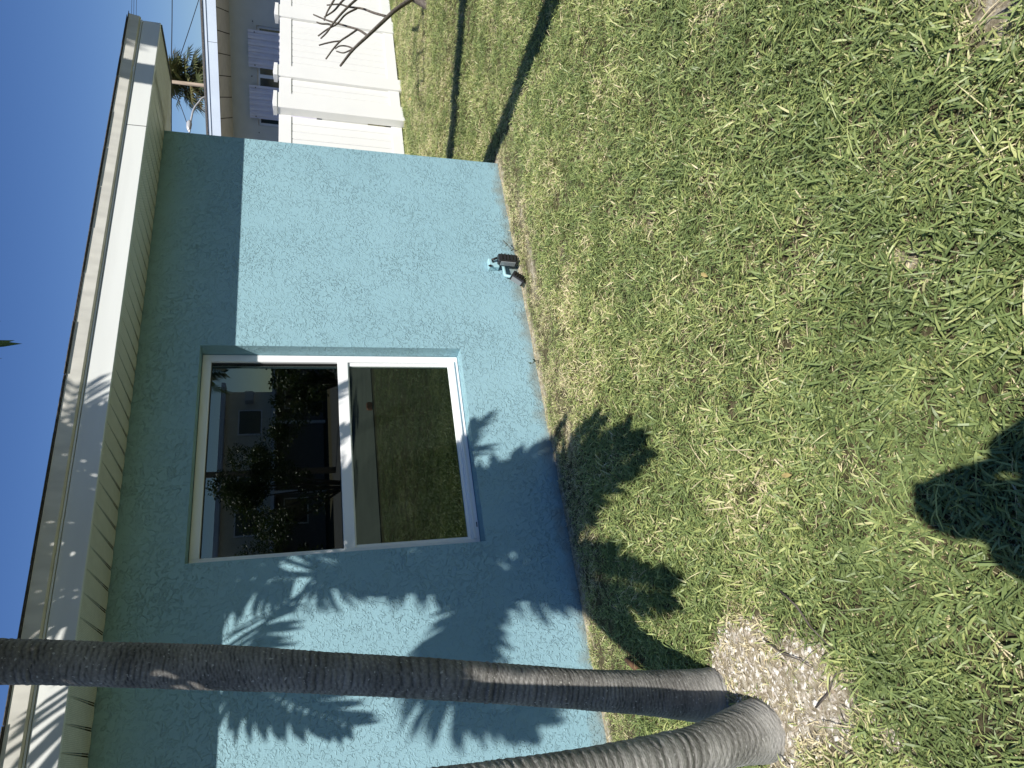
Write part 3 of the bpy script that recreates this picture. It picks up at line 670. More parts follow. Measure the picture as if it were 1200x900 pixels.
def twig(pts, r0, label):
    o = MB().tube([Vector(p)-Vector(pts[0]) for p in pts], [r0, r0*.9, r0*.7, r0*.4], 6).build('twig', M['bark_bare'], loc=pts[0]); tag(o, label, 'twig')
twig([(.30, 1.98, .035), (.24, 1.92, .04), (.17, 1.89, .038), (.10, 1.84, .03)], .004, 'thin dark twig lying where grass meets the bare soil')
twig([(.18, 2.18, .012), (.12, 2.10, .014), (.09, 2.02, .016), (.06, 1.98, .01)], .003, 'short thin twig on the bare sandy soil by the palms')
twig([(-.05, 2.02, .012), (-.02, 1.94, .02), (.03, 1.88, .016), (.04, 1.82, .01)], .0035, 'dark crooked twig on bare soil closest to the leaning palm base')
def dead_leaf(p, a, sz, label):
    d = Vector((math.cos(a), math.sin(a), .15)); n_ = Vector((-math.sin(a), math.cos(a), .25))
    mb = MB().add([-d*sz, -d*sz*.3+n_*sz*.4, d*sz*.4+n_*sz*.35+Vector((0, 0, sz*.2)), d*sz, d*sz*.4-n_*sz*.3, -d*sz*.3-n_*sz*.35+Vector((0, 0, sz*.2)), Vector((0, 0, -sz*.08))], [(0, 1, 6), (1, 2, 6), (2, 3, 6), (3, 4, 6), (4, 5, 6), (5, 0, 6)])
    o = mb.build('dead_leaf', M['leaf_dead'], loc=p); tag(o, label, 'leaf')
dead_leaf((1.47, 1.81, .05), .6, .022, 'pale dead leaf scrap on the open lawn below the flood lights')
dead_leaf((2.2, 3.2, .04), 2.1, .02, 'tan dead leaf in the grass straight below the window corner')
dead_leaf((.62, 1.75, .05), 1.2, .022, 'tan dead leaf in the grass between the bare soil and the photographer shadow')
dead_leaf((7.9, 6.3, .05), .4, .05, 'yellow fallen leaf near the foot of the white fence')

# leaning palm out of frame on the right (shadow on the lawn, seen mirrored in the window)
pc = empty('palm_tree', (4.02, 2.10, 0)); tag(pc, 'palm just outside the right edge whose trunk shadow crosses the lawn to the house corner', 'palm tree')
TC = [(4.02, 2.10, -.1), (4.02, 2.10, 0), (3.93, 2.10, .5), (3.84, 2.10, 1.1), (3.74, 2.10, 1.8), (3.68, 2.10, 2.5), (3.68, 2.09, 3.4), (3.72, 2.08, 4.3)]
trunk(pc, TC, [.14, .13, .12, .11, .105, .10, .09, .085], .03, .05, 23, nseg=16, step=.012)
CC = Vector((3.74, 2.08, 4.65)); crownshaft(pc, TC[-1], CC, .08)
for k, (t_, l) in enumerate([((4.55, 2.6, 4.1), .4), ((4.4, 1.75, 3.85), .45), ((3.9, 1.1, 4.5), .5), ((3.0, 1.5, 4.9), .4), ((2.75, 2.3, 4.6), .45), ((3.3, 3.1, 4.9), .4), ((4.1, 3.0, 4.6), .4), ((4.8, 2.0, 3.95), .5), ((3.8, 2.1, 5.8), .1)]):
    arch(pc, CC, t_, l, 300+k)
pd = empty('palm_tree', (7.35, -4.0, 0)); tag(pd, 'slender palm behind the photographer, mirrored at the top right of the upper pane', 'palm tree')
TD = [(7.5, -4.0, -.1), (7.5, -4.0, .5), (7.3, -4.0, 1.5), (7.15, -4.0, 2.4), (7.05, -4.0, 3.0)]
trunk(pd, TD, [.10, .08, .07, .06, .06], .04, .05, 29, nseg=12, step=.02)
for k, (t_, l) in enumerate([((6.5, -3.6, 2.75), .3), ((7.5, -3.3, 2.9), .3), ((6.6, -4.5, 2.8), .35), ((7.7, -4.4, 3.1), .3), ((7.0, -4.8, 3.1), .4), ((7.0, -3.9, 3.9), .1)]):
    arch(pd, (7.05, -4.0, 3.1), t_, l, 350+k)

# ------------------------------------------------------------ bare branching tree at the right edge
def branch_tree(root, segs, mt, name='branch'):
    for k, (pts, r0, r1) in enumerate(segs):
        q = catmull(pts, 5); n = len(q); MB().tube(P(root, q), [(r0+(r1-r0)*i/(n-1))*1.3 for i in range(n)], 9).build(name if k else 'trunk', mt, root)
bt = empty('bare_tree', (8.35, 4.95, 0)); tag(bt, 'low bare leafless shrub tree in front of the white fence', 'tree')
def IM(x, y, Yd):     # point seen at photo pixel (x, y) on the plane Y = Yd (used as construction data)
    v = Rt*(450-y)+Dn*(x-600)+F*800; return CAM+v*(Yd/v.y)
bs = [([IM(503, 12, 5.05)-Vector((0, 0, .08)), IM(500, 6, 5.05), IM(480, -4, 5.05), IM(440, -14, 5.0), IM(400, -40, 5.0)], .050, .018),
      ([IM(482, -1, 5.05), IM(463, 12, 5.0), IM(448, 26, 5.0), IM(431, 42, 4.95), IM(414, 58, 4.95), IM(399, 77, 4.9)], .022, .009),
      ([IM(431, 42, 4.95), IM(420, 35, 5.0), IM(404, 30, 5.05), IM(384, 24, 5.1), IM(367, 17, 5.1)], .011, .006),
      ([IM(418, 35, 5.0), IM(408, 42, 4.95), IM(399, 48, 4.95), IM(390, 58, 4.95), IM(382, 69, 4.95)], .009, .006),
      ([IM(399, 48, 4.95), IM(390, 49, 4.95), IM(381, 51, 4.95), IM(374, 53, 4.95)], .007, .006),
      ([IM(452, 19, 5.0), IM(438, 15, 5.05), IM(424, 10, 5.1), IM(408, 8, 5.1), IM(398, 5, 5.1), IM(383, 6, 5.1)], .012, .006),
      ([IM(418, 10, 5.1), IM(405, 17, 5.0), IM(395, 28, 5.0), IM(384, 34, 5.0), IM(373, 42, 5.0)], .009, .006),
      ([IM(420, -3, 5.0), IM(410, 6, 4.95), IM(400, 16, 4.95), IM(390, 28, 4.95), IM(383, 38, 4.95), IM(376, 45, 4.95)], .012, .006),
      ([IM(414, 57, 4.95), IM(408, 60, 4.95), IM(402, 62, 4.95), IM(394, 60, 4.95)], .007, .005),
      ([IM(414, 57, 4.95), IM(406, 54, 5.0), IM(398, 54, 5.0), IM(393, 57, 5.0)], .007, .005),
      ([IM(396, -8, 4.95), IM(388, 6, 4.95), IM(383, 15, 4.95), IM(380, 24, 4.95)], .010, .005),
      ([IM(390, 30, 5.0), IM(384, 28, 5.0), IM(377, 28, 5.0), IM(371, 26, 5.0)], .008, .006),
      ([IM(440, -14, 5.0), IM(420, -3, 5.0), IM(405, -2, 5.0), IM(392, 12, 5.0), IM(380, 20, 5.0)], .014, .006),
      ([IM(440, -14, 5.0), IM(400, -22, 5.0), IM(372, -12, 5.0), IM(360, -2, 5.0)], .016, .006)]
branch_tree(bt, bs, M['bark_bare'])
# unseen bare tree added at right, limb shaped to shade lawn past the corner
b2 = empty('bare_tree', (6.9, .1, 0)); tag(b2, 'unseen bare tree added right of the frame, limb shaped to shade the lawn', 'tree')
branch_tree(b2, [([(6.9, .1, -.1), (6.9, .15, .1), (6.8, .3, 1.2), (6.5, .45, 2.1), (6.0, .62, 2.8), (5.45, 1.16, 3.1), (5.0, 1.73, 3.1), (4.56, 2.3, 3.1), (4.3, 2.7, 3.12)], .18, .17),
                 ([(6.5, .45, 2.1), (6.9, .2, 3.0), (7.3, -.3, 4.0)], .09, .03), ([(6.0, .62, 2.8), (6.1, .3, 3.8), (6.0, .0, 4.6)], .06, .02)], M['bark_bare'])

# ------------------------------------------------------------ white vinyl fence
fe = empty('vinyl_fence', (9.5, 7.05, 0)); tag(fe, 'white vinyl privacy fence with capped posts beyond the house corner', 'fence')
def fb(mb, name, parent=fe, bevel=0, mt=None):
    mb.v = [tuple(Vector(v)-fe.location) for v in mb.v]; return mb.build(name, mt or M['fence'], parent, bevel)
def post(x0, x1, y0=7.05, zt=1.83):
    p_ = fb(MB().box(x0, x1, y0, y0+(x1-x0)*.45, -.1, zt), 'post', bevel=.006)
    c = (x0+x1)/2; h = (x1-x0)/2+.012; yc = y0+(x1-x0)*.225; hy = (x1-x0)*.225+.012
    mb = MB().box(c-h, c+h, yc-hy, yc+hy, zt-.03, zt+.02)
    mb.add([(c-h*.85, yc-hy*.85, zt+.02), (c+h*.85, yc-hy*.85, zt+.02), (c+h*.85, yc+hy*.85, zt+.02), (c-h*.85, yc+hy*.85, zt+.02), (c, yc, zt+.035)], [(0, 1, 4), (1, 2, 4), (2, 3, 4), (3, 0, 4)])
    fb(mb, 'post_cap', p_, mt=M['fence']).location = (0, 0, 0)
def panel(x0, x1, yb, zt=1.775):
    fb(MB().box(x0, x1, yb, yb+.05, zt-.17, zt), 'top_rail', bevel=.004)
    fb(MB().box(x0, x1, yb, yb+.05, .03, .19), 'bottom_rail', bevel=.004)
    n = max(1, round((x1-x0)/.152)); wd = (x1-x0)/n; mb = MB().box(.003, wd-.003, 0, .022, .185, zt-.165); me = mb.mesh('fence_board', M['fence'], .007)
    for k in range(n): inst('fence_board', me, fe, (x0+k*wd-9.5, yb+.014+random.uniform(-.001, .001)-7.05, 0))
PX = [(6.15, 6.36, 7.12), (8.30, 8.60, 7.02), (9.00, 9.24, 7.05), (10.38, 10.66, 7.05), (12.1, 12.35, 7.05), (13.9, 14.15, 7.05), (15.7, 15.95, 7.05)]
for a, b, y_ in PX: post(a, b, y_)
panel(4.3, 6.15, 7.15); panel(6.36, 8.30, 7.15)
for a, b in zip(PX[1:-1], PX[2:]): panel(a[1], b[0], 7.08)

# ------------------------------------------------------------ neighbour's house beyond the fence
W0 = Vector((13.9, 9.3, 0)); dd = Vector((-.62, .78, 0)).normalized(); nn = Vector((-dd.y, dd.x, 0))
nb = empty('neighbor_house', W0); tag(nb, 'pale grey stucco house behind the white fence, with storm shutters', 'house')
ang = math.atan2(dd.y, dd.x)
nb.rotation_euler = (0, 0, ang)     # local +x runs along the facade (to the left), local +y is outwards
def N_(mb, name, mt, parent=nb, bevel=0): return mb.build(name, mt, parent, bevel)
# facade with window opening
wx0, wx1, wz0, wz1 = .36, 2.30, 1.25, 2.31
mb = MB(); a0, a1, zz = -7, 6.5, 2.82
vs = [(a0, 0, -.2), (a1, 0, -.2), (a1, 0, zz), (a0, 0, zz), (wx0, 0, wz0), (wx1, 0, wz0), (wx1, 0, wz1), (wx0, 0, wz1)]
mb.add(vs, [(0, 4, 5, 1), (1, 5, 6, 2), (2, 6, 7, 3), (3, 7, 4, 0)])
rvv = [(wx0, wz0), (wx1, wz0), (wx1, wz1), (wx0, wz1)]
for i in range(4):
    a, b = rvv[i], rvv[(i+1) % 4]; mb.add([(a[0], 0, a[1]), (b[0], 0, b[1]), (b[0], -.12, b[1]), (a[0], -.12, a[1])], [(0, 1, 2, 3)])
mb.add([(a1, 0, -.2), (a1, -9, -.2), (a1, -9, zz), (a1, 0, zz)], [(0, 1, 2, 3)]); mb.add([(a0, 0, -.2), (a0, -9, -.2), (a0, -9, zz), (a0, 0, zz)], [(3, 2, 1, 0)])
mb.add([(a0, -9, -.2), (a1, -9, -.2), (a1, -9, zz), (a0, -9, zz)], [(0, 1, 2, 3)])
N_(mb, 'wall', M['nb_wall'])
nw = N_(ring(MB(), wx0, wx1, wz0, wz1, .05, .05, .05, .05, -.11, -.06), 'window', M['frame'])
N_(MB().box(1.28, 1.35, -.10, -.05, wz0, wz1), 'mullion', M['frame'], nw)
for a, b in ((.41, 1.28), (1.35, 2.25)): N_(MB().box(a, b, -.095, -.085, wz0+.05, wz1-.05), 'pane', M['dark_glass'], nw)
for (a, b, lab) in ((.45, 1.17, 'shutter'), (1.50, 2.17, 'shutter')):
    mb = MB(); n = 12; wd = (b-a)/n; zt = 2.475; zb0 = 1.1
    prof = []
    for k in range(n):
        x = a+k*wd; o_ = .055 if k % 2 else .085; prof += [(x+wd*.12, o_), (x+wd*.88, o_)]
    vs = [(x, y, z) for z in (zb0, zt) for x, y in prof]+[(x, y-.004, z) for z in (zb0, zt) for x, y in prof]; m_ = len(prof)
    mb.add(vs, [(i, i+1, m_+i+1, m_+i) for i in range(m_-1)]+[(2*m_+i+1, 2*m_+i, 3*m_+i, 3*m_+i+1) for i in range(m_-1)]+[(m_+i, m_+i+1, 3*m_+i+1, 3*m_+i) for i in range(m_-1)])
    sh = N_(mb, 'shutter', M['shutter'])
    for z in (2.35, 1.75):
        for x in (a+.05, b-.05): N_(MB().tube([(x, .08, z), (x, .10, z)], .012, 8), 'bolt', M['dark_gasket'], sh)
for x, z in ((1.34, 2.42), (.30, 2.38), (2.45, 2.3)): N_(MB().tube([(x, 0, z), (x, .02, z)], .012, 6), 'anchor', M['dark_gasket'])
OH = .9
N_(MB().box(a0-.5, a1+.5, OH, OH+.02, 2.985, 3.16), 'fascia', M['nb_fascia'])
N_(MB().box(a0-.5, a1+.5, OH-.01, OH+.035, 3.165, 3.215), 'gutter_edge', M['nb_fascia'])
N_(MB().box(a0-.5, a1+.5, OH-.02, OH+.05, 3.22, 3.245), 'roof_edge', M['shingle'])
for x in (.82, 4.0, -2.3): N_(MB().box(x, x+.006, OH+.019, OH+.022, 2.985, 3.16), 'seam', M['dark_gasket'])
# square soffit panels with joints
pmb = MB(); pw = .40
pmb.add([(.008, .02, 2.822), (pw-.008, .02, 2.822), (pw-.008, OH-.03, 2.985), (.008, OH-.03, 2.985)], [(0, 1, 2, 3)]); pme = pmb.mesh('soffit_panel', M['nb_soffit'])
x = a0
while x < a1: inst('soffit_panel', pme, nb, (x, 0, 0)); x += pw
N_(MB().add([(a0-.5, 0, 2.84), (a1+.5, 0, 2.84), (a1+.5, OH-.0, 3.0), (a0-.5, OH, 3.0)], [(0, 1, 2, 3)]), 'soffit_backing', M['deck'])
N_(MB().box(a0, a1, .0, .02, 2.79, 2.825), 'frieze_trim', M['nb_wall'])
N_(MB().add([(a0-.5, OH+.04, 3.245), (a1+.5, OH+.04, 3.245), (a1+.5, -4.5, 3.85), (a0-.5, -4.5, 3.85), (a1+.5, -9.5, 3.2), (a0-.5, -9.5, 3.2)], [(0, 1, 2, 3), (3, 2, 4, 5)]), 'roof', M['shingle'])

# ------------------------------------------------------------ pole, wires, lamp, fan palm in the sky gap
up_ = empty('utility_pole', (31.5, 26, 0)); tag(up_, 'thin weathered utility pole rising beside the fan palm', 'utility pole')
px_ = IM(215, 97.5, 26); px_ = IM(215, 97.5, 22); up_.location = (px_.x, 22, 0)
ptop = IM(176, 97, 22).z
MB().tube([(0, 0, -.3), (0, 0, ptop)], [.11, .07], 10).build('shaft', M['wood'], up_)
def wire(p, q, sag, rad, label, grp='overhead cables'):
    p, q = Vector(p), Vector(q); pts = [p.lerp(q, t/16)-Vector((0, 0, sag*4*(t/16)*(1-t/16))) for t in range(17)]
    o = MB().tube([x-p for x in pts], rad, 5).build('overhead_cable', M['wire'], loc=tuple(p)); tag(o, label, 'cable', grp); return o
def ext(a, b, k0, k1): return a+(b-a)*k0, a+(b-a)*k1
for (a, b, Yd, rad, lab) in (((201, 0), (200.5, 80), 24, .022, 'dark cable running level from beside the utility pole, thicker of the two'),
                        ((232, 0), (211, 66), 23, .018, 'slanting cable dropping toward the fan palm'),
                        ((204, 105), (222, 154), 23, .016, 'slanting cable from the utility pole down to the lamp'),
                        ((154.5, 0), (154, 20), 30, .012, 'fine cable above the eave end, highest of three'), ((157, 0), (156.6, 20), 30, .012, 'fine cable above the eave end, middle of three'), ((160, 0), (159.6, 20), 30, .012, 'fine cable above the eave end, lowest of three'),
                        ((196, 112), (196.4, 152), 30, .006, 'hair thin cable left of the fan palm in the gap')):
    A_, B_ = Vector(IM(*a, Yd)), Vector(IM(*b, Yd))
    k0 = -.8 if a[1] == 0 else 0; k1 = 1 if 'eave' not in lab else 14
    p, q_ = ext(A_, B_, k0, k1); wire(p, q_, .0 if k1 > 2 else .03, rad, lab)
sl = empty('street_lamp', (0, 0, 0)); h0 = IM(222, 155, 20); b0 = IM(242, 113, 20); sl.location = (b0.x+.6, b0.y, 0); tag(sl, 'street lamp with white curved arm in front of the fan palm', 'street lamp')
arm = [Vector((b0.x+.6, b0.y, b0.z-1.2)), b0, IM(233, 120, 20), IM(227, 128, 20), IM(224, 140, 20), h0]
MB().tube(P(sl, catmull(arm, 4)), .035, 8).build('arm', M['galv'], sl)
MB().tube(P(sl, [(sl.location.x, sl.location.y, -.2), (sl.location.x, sl.location.y, b0.z-1.15)]), [.10, .06], 10).build('shaft', M['galv'], sl)
hd = IM(221.5, 147, 20)
MB().tube(P(sl, [hd+Vector((.25, 0, 0)), hd+Vector((.1, 0, 0)), hd-Vector((.12, 0, 0)), hd-Vector((.3, 0, 0))]), [.05, .10, .09, .03], 10).build('lamp_head', M['galv'], sl)

fp = empty('fan_palm', (0, 0, 0)); fc = IM(217, 92, 24); fp.location = (fc.x, fc.y, 0); tag(fp, 'shaggy fan palm behind the utility pole, above the grey house roof', 'palm tree')
MB().tube([(0, 0, -.2), (.1, 0, fc.z*.5), (0, 0, fc.z-.2)], [.26, .2, .2], 12).build('trunk', M['wood'], fp)
def fan(root, c, d, petiole, rad, seed):
    r_ = random.Random(seed); d = Vector(d).normalized(); c = Vector(c)-root.location
    tip = c+d*petiole-Vector((0, 0, .12*petiole)); mb = MB(); mb.tube([c, c+d*petiole*.5, tip], [.03, .02, .015], 5)
    bcs = [.4]*len(mb.v)
    side = d.cross(Vector((0, 0, 1)));
    if side.length < .1: side = Vector((1, 0, 0))
    side.normalize(); upv = side.cross(d); tilt = r_.uniform(-.5, .5); base = r_.uniform(.1, .75)
    side = (side+upv*tilt).normalized()
    nsg = 17
    for k in range(nsg):
        a = R(-125+250*k/(nsg-1)); v = (d*math.cos(a)+side*math.sin(a)).normalized(); l = rad*(1-.25*abs(a)/2.2)*r_.uniform(.85, 1.08)
        wv = (side*math.cos(a)-d*math.sin(a))*l*.060
        m1 = tip+v*l*.55; e1 = tip+v*l+Vector((0, 0, -l*r_.uniform(.08, .4)))
        mb.add([tip, m1-wv, m1+wv, e1], [(0, 1, 2), (1, 3, 2)]); bcs += [min(1, base+r_.uniform(-.1, .25))]*4
    o = mb.build('fan_leaf', M['fanleaf'], root); a_ = o.data.attributes.new('bc', 'FLOAT', 'POINT'); a_.data.foreach_set('value', bcs)
r_ = random.Random(5)
for k in range(90):
    th = r_.uniform(0, 6.28); e_ = r_.uniform(-1.1, 1.3); d = (math.cos(th)*math.cos(e_), math.sin(th)*math.cos(e_), math.sin(e_))
    fan(fp, fc, d, r_.uniform(.45, 1.15), r_.uniform(.6, .85), k)

# ------------------------------------------------------------ what the window mirrors: driveway, shrub, houses, pole
mb = MB(); mb.add([(-60, -4.62, .02), (60, -5.6, .02), (60, -11, .02), (-60, -11, .02), (-60, -4.62, -.15), (60, -5.6, -.15)], [(3, 2, 1, 0), (0, 1, 5, 4)])
tag(mb.build('driveway', M['concrete']), kind='structure')
mb = MB(); mb.add([(-60, -14.5, .03), (60, -14.5, .03), (60, -21, .03), (-60, -21, .03)], [(3, 2, 1, 0)]); tag(mb.build('street', M['asphalt']), kind='structure')
def shrub(name, c, rx, ry, rz, n, label, seed, size=.10, stems=8):
    r_ = random.Random(seed); e = empty(name, (c[0], c[1], 0)); tag(e, label, 'shrub')
    mb = MB(); bcs = []
    cl = [(Vector((r_.gauss(0, .5)*rx, r_.gauss(0, .5)*ry, c[2]+r_.uniform(-.8, .9)*rz)), r_.uniform(.22, .5)) for _ in range(26)]
    for k in range(n):
        q, cr = r_.choice(cl); u = Vector((r_.gauss(0, 1), r_.gauss(0, 1), r_.gauss(0, 1))).normalized()*cr*rx*.6*r_.uniform(.5, 1.05); p = q+u
        if p.z < .1: continue
        d = Vector((r_.gauss(0, 1), r_.gauss(0, 1), r_.gauss(0, .6))).normalized(); s_ = d.cross(Vector((r_.gauss(0, 1), r_.gauss(0, 1), r_.gauss(0, 1)))).normalized()
        l = size*r_.uniform(.6, 1.3); mb.add([p, p+d*l*.5+s_*l*.25, p+d*l, p+d*l*.5-s_*l*.25], [(0, 1, 2, 3)]); bcs += [r_.uniform(.1, .8)]*4
    o = mb.build('crown', M['bush'], e); a_ = o.data.attributes.new('bc', 'FLOAT', 'POINT'); a_.data.foreach_set('value', bcs)
    for k in range(stems):
        q, cr = cl[k]; MB().tube([(r_.uniform(-.1, .1), r_.uniform(-.1, .1), -.1), q*.5+Vector((0, 0, .1)), q], [.05, .03, .012], 6).build('trunk', M['bark_bare'], e)
shrub('tree', (7.6, -12.5, 2.2), 2.0, 1.5, 1.5, 17000, 'dense dark green tree mirrored in the middle of the window', 3, .085)
shrub('shrub', (11.2, -12.6, 1.2), 1.5, 1.2, 1.0, 5000, 'low dark shrub mirrored at the right of the window', 4, .12)
shrub('shrub', (4.6, -13.0, .9), 1.3, 1.0, .8, 3500, 'low dark shrub mirrored at the left of the window', 6, .12)
ph = empty('far_house', (15, -30, 0)); tag(ph, 'two storey cream house mirrored in the upper window pane', 'house')
def PB(mb, name, mt, parent=ph): 
    mb.v = [tuple(Vector(v)-ph.location) for v in mb.v]; return mb.build(name, mt, parent)
PB(MB().box(9.5, 20.2, -37, -30, 0, 5.4), 'wall', M['white_wall'])
PB(MB().box(9.2, 20.5, -37.3, -29.4, 5.4, 5.62), 'roof', M['nb_fascia'])
PB(MB().box(8, 26, -29.9, -27.4, 2.62, 2.80), 'porch_roof', M['nb_fascia'])
PB(MB().box(8, 26, -29.97, -29.9, 0, 2.6), 'porch_wall', M['shade_wall'])  # dark tone stands in for the shade under the porch roof
for x in (9, 13, 17, 21, 25): PB(MB().box(x-.07, x+.07, -27.6, -27.46, 0, 2.62), 'porch_post', M['frame'])
for (x0_, x1_, z0_, z1_) in ((17.4, 19.0, 3.4, 4.7), (11.5, 13.0, 3.4, 4.7), (14.3, 15.2, 3.6, 4.6), (19.0, 20.8, .9, 2.2), (12, 13.5, .9, 2.2)):
    yy = -29.98 if z0_ > 3 else -29.88
    f_ = PB(ring(MB(), x0_, x1_, z0_, z1_, .07, .07, .07, .07, yy, yy+.06), 'window', M['frame']); PB(MB().box(x0_+.06, x1_-.06, yy+.005, yy+.03, z0_+.06, z1_-.06), 'pane', M['dark_glass'], f_).location = (0, 0, 0)
ac = PB(MB().box(19.4, 20.0, -29.99, -29.5, 3.9, 4.35), 'air_conditioner', M['galv'])
g2h = empty('low_house', (3, -24, 0)); tag(g2h, 'low cream garage block with horizontal windows mirrored at window left', 'house')
def GB(mb, name, mt, parent=g2h):
    mb.v = [tuple(Vector(v)-g2h.location) for v in mb.v]; return mb.build(name, mt, parent)
GB(MB().box(0, 9.1, -36, -26, 0, 4.2), 'wall', M['white_wall']); GB(MB().box(-.3, 9.3, -36.3, -25.6, 4.2, 4.5), 'roof', M['nb_fascia'])
for (x0_, x1_, z0_, z1_) in ((6.3, 7.9, 2.9, 3.3), (6.3, 7.9, 2.0, 2.4), (6.0, 8.2, .0, 1.6), (2, 4, 1.2, 2.4)):
    f_ = GB(ring(MB(), x0_, x1_, z0_, z1_, .06, .06, .06, .06, -25.99, -25.93), 'window', M['frame']); GB(MB().box(x0_+.05, x1_-.05, -25.985, -25.95, z0_+.05, z1_-.05), 'pane', M['dark_glass'], f_).location = (0, 0, 0)
u2 = empty('utility_pole', (10.55, -18.6, 0)); tag(u2, 'dark utility pole across the driveway, mirrored in the window', 'utility pole')
MB().tube([(0, 0, -.2), (0, 0, 11)], [.13, .10], 10).build('shaft', M['wood'], u2)
MB().box(-1, 1, -.05, .05, 9.8, 9.92).build('crossarm', M['wood'], u2)
wire((10.55, -18.6, 9.9), (-20, -19, 9), 1.0, .012, 'upper cable mirrored in the window', 'mirrored cables'); wire((10.55, -18.6, 5.2), (-20, -22, 8), .8, .012, 'lower cable mirrored in the window', 'mirrored cables')
o = MB().box(-.08, .08, -.06, .06, 0, .12).build('small_box', M['orange'], loc=(6.6, -5.2, .02), bevel=.02); tag(o, 'small orange box by the driveway edge, mirrored in the lower pane', 'box')

# ------------------------------------------------------------ the photographer (casts the shadow in the lawn)
Fh = Vector((math.sin(YAW), math.cos(YAW), 0)); Rh = Vector((math.cos(YAW), -math.sin(YAW), 0)); Uz = Vector((0, 0, 1))
pc0 = CAM-F*.014-Rt*.026+Dn*.048
o = MB().obox((0, 0, 0), Rt, Dn, F, .043, .076, .005).build('smartphone', M['phone'], loc=tuple(pc0), bevel=.0025); tag(o, 'slim dark phone held upright in both hands of the photographer', 'phone')
MB().obox(Rt*.018-Dn*.052+F*.0052, Rt, Dn, F, .014, .014, .0013).build('lens_bump', M['phone'], o)
bodyc = -Fh*.24-Rh*.010
def W(r, f, z): return bodyc+Rh*r+Fh*f+Uz*z
vt = []; ed = []; rad = []
def vx(p, r): vt.append(tuple(p)); rad.append(r if hasattr(r, '__len__') else (r, r)); return len(vt)-1
def chain(i, seq):
    for p, r in seq: j = vx(p, r); ed.append((i, j)); i = j
    return i
pel = vx(W(0, 0, .96), (.16, .12))
ch = chain(pel, [(W(0, .0, 1.12), (.14, .11)), (W(0, .0, 1.28), (.16, .12)), (W(0, .0, 1.40), (.13, .09))])
nk = chain(ch, [(W(0, .02, 1.48), .055), (W(0, .05, 1.56), .07), (W(0, .06, 1.64), (.085, .095)), (W(0, .05, 1.72), (.06, .07))])
hands = []
for s_ in (-1, 1):
    hp = pc0+Rt*s_*.056+Dn*.030-F*.01
    wr = pc0+Rt*s_*.095+Dn*.115-F*.05
    a = chain(ch, [(W(s_*.16, .0, 1.40), .062), (W(s_*.20, .06, 1.22), .055), (wr.lerp(W(s_*.20, .06, 1.20), .45), .044), (wr, .030), (hp.lerp(wr, .4), (.038, .020)), (hp, (.034, .018))])
    for k in range(4):       # fingers curl round the back of the phone
        b_ = hp+Dn*(-.034+.019*k)
        chain(a, [(b_+F*.012+Rt*s_*.004, .0085), (b_+F*.026-Rt*s_*.018, .0080), (b_+F*.024-Rt*s_*.040+Dn*.002*k, .0070)])
    chain(a, [(hp-F*.014-Dn*.010, .0105), (hp-F*.024-Rt*s_*.020-Dn*.022, .0085)])
    chain(pel, [(W(s_*.10, 0, .88), .095), (W(s_*.12, .01, .50), .062), (W(s_*.12, -.02, .30), .055), (W(s_*.125, -.03, .09), .038), (W(s_*.13, .06, .035), .040), (W(s_*.14, .15, .025), .030)])
me = bpy.data.meshes.new('person'); org = Vector((bodyc.x, bodyc.y, 0)); me.from_pydata([tuple(Vector(v)-org) for v in vt], ed, [])
me.materials.append(M['skin'])
per = bpy.data.objects.new('person', me); COL.objects.link(per); per.location = org
tag(per, 'standing photographer in navy shirt holding a phone up with both hands', 'person')
md = per.modifiers.new('skin', 'SKIN'); 
for i, v in enumerate(me.skin_vertices[0].data): v.radius = rad[i]; v.use_root = (i == 0)
md.use_smooth_shade = True
s2 = per.modifiers.new('sub', 'SUBSURF'); s2.levels = 1; s2.render_levels = 2
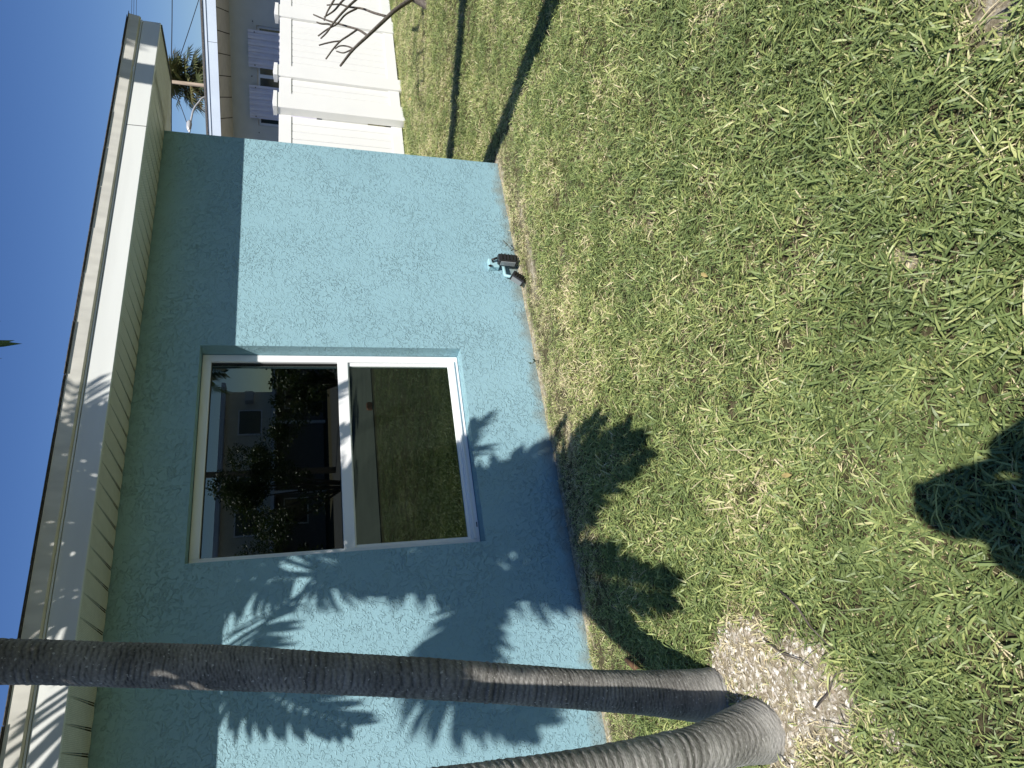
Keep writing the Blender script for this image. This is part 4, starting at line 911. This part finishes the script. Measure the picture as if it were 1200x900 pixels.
# clothing and hair as children
def garment(name, mt, chains_):
    v_, e_, r2 = [], [], []
    for seq in chains_:
        pr = None
        for p, r in seq:
            key = tuple(round(c, 4) for c in p)
            if key in v_: j = v_.index(key)
            else: v_.append(key); r2.append(r if hasattr(r, '__len__') else (r, r)); j = len(v_)-1
            if pr is not None: e_.append((pr, j))
            pr = j
    me = bpy.data.meshes.new(name); me.from_pydata([tuple(Vector(v)-org) for v in v_], e_, []); me.materials.append(mt)
    o = bpy.data.objects.new(name, me); COL.objects.link(o); o.parent = per; o.modifiers.new('skin', 'SKIN').use_smooth_shade = True
    for i, v in enumerate(me.skin_vertices[0].data): v.radius = r2[i]; v.use_root = (i == 0)
    s_ = o.modifiers.new('sub', 'SUBSURF'); s_.levels = 1; s_.render_levels = 2
spn = [(W(0, 0, .90), (.185, .145)), (W(0, 0, 1.12), (.165, .13)), (W(0, 0, 1.28), (.18, .14)), (W(0, 0, 1.40), (.145, .105))]
garment('shirt', M['shirt'], [spn]+[[spn[3], (W(s_*.165, 0, 1.40), .085), (W(s_*.20, .05, 1.24), .085), ((pc0+Rt*s_*.095+Dn*.095-F*.05).lerp(W(s_*.20, .06, 1.22), .45), .072), (pc0+Rt*s_*.092+Dn*.085-F*.04, .050)] for s_ in (-1, 1)])
garment('shorts', M['shorts'], [[(W(0, 0, .93), (.175, .135)), (W(s_*.105, 0, .82), .115), (W(s_*.12, .01, .55), .088)] for s_ in (-1, 1)])
hm = MB(); n = 14
for i in range(8):
    t = i/7*1.35
    for k in range(n):
        a = 2*math.pi*k/n; hm.v.append(tuple(W(math.sin(t)*math.cos(a)*.088, .045+math.sin(t)*math.sin(a)*.108-.012, 1.655+math.cos(t)*.115)-org))
for i in range(7):
    for k in range(n): hm.f.append((i*n+k, i*n+(k+1) % n, (i+1)*n+(k+1) % n, (i+1)*n+k)); hm.sm.append(True)
hm.build('hair', M['hair'], per)
for s_ in (-1, 1):
    mb = MB(); pts = [W(s_*.13, -.09, .0), W(s_*.13, .0, .0), W(s_*.135, .17, .0)]
    mb.tube([Vector(p)-org+Vector((0, 0, .045)) for p in pts], [.045, .05, .042], 10); mb.build('shoe', M['black'], per)
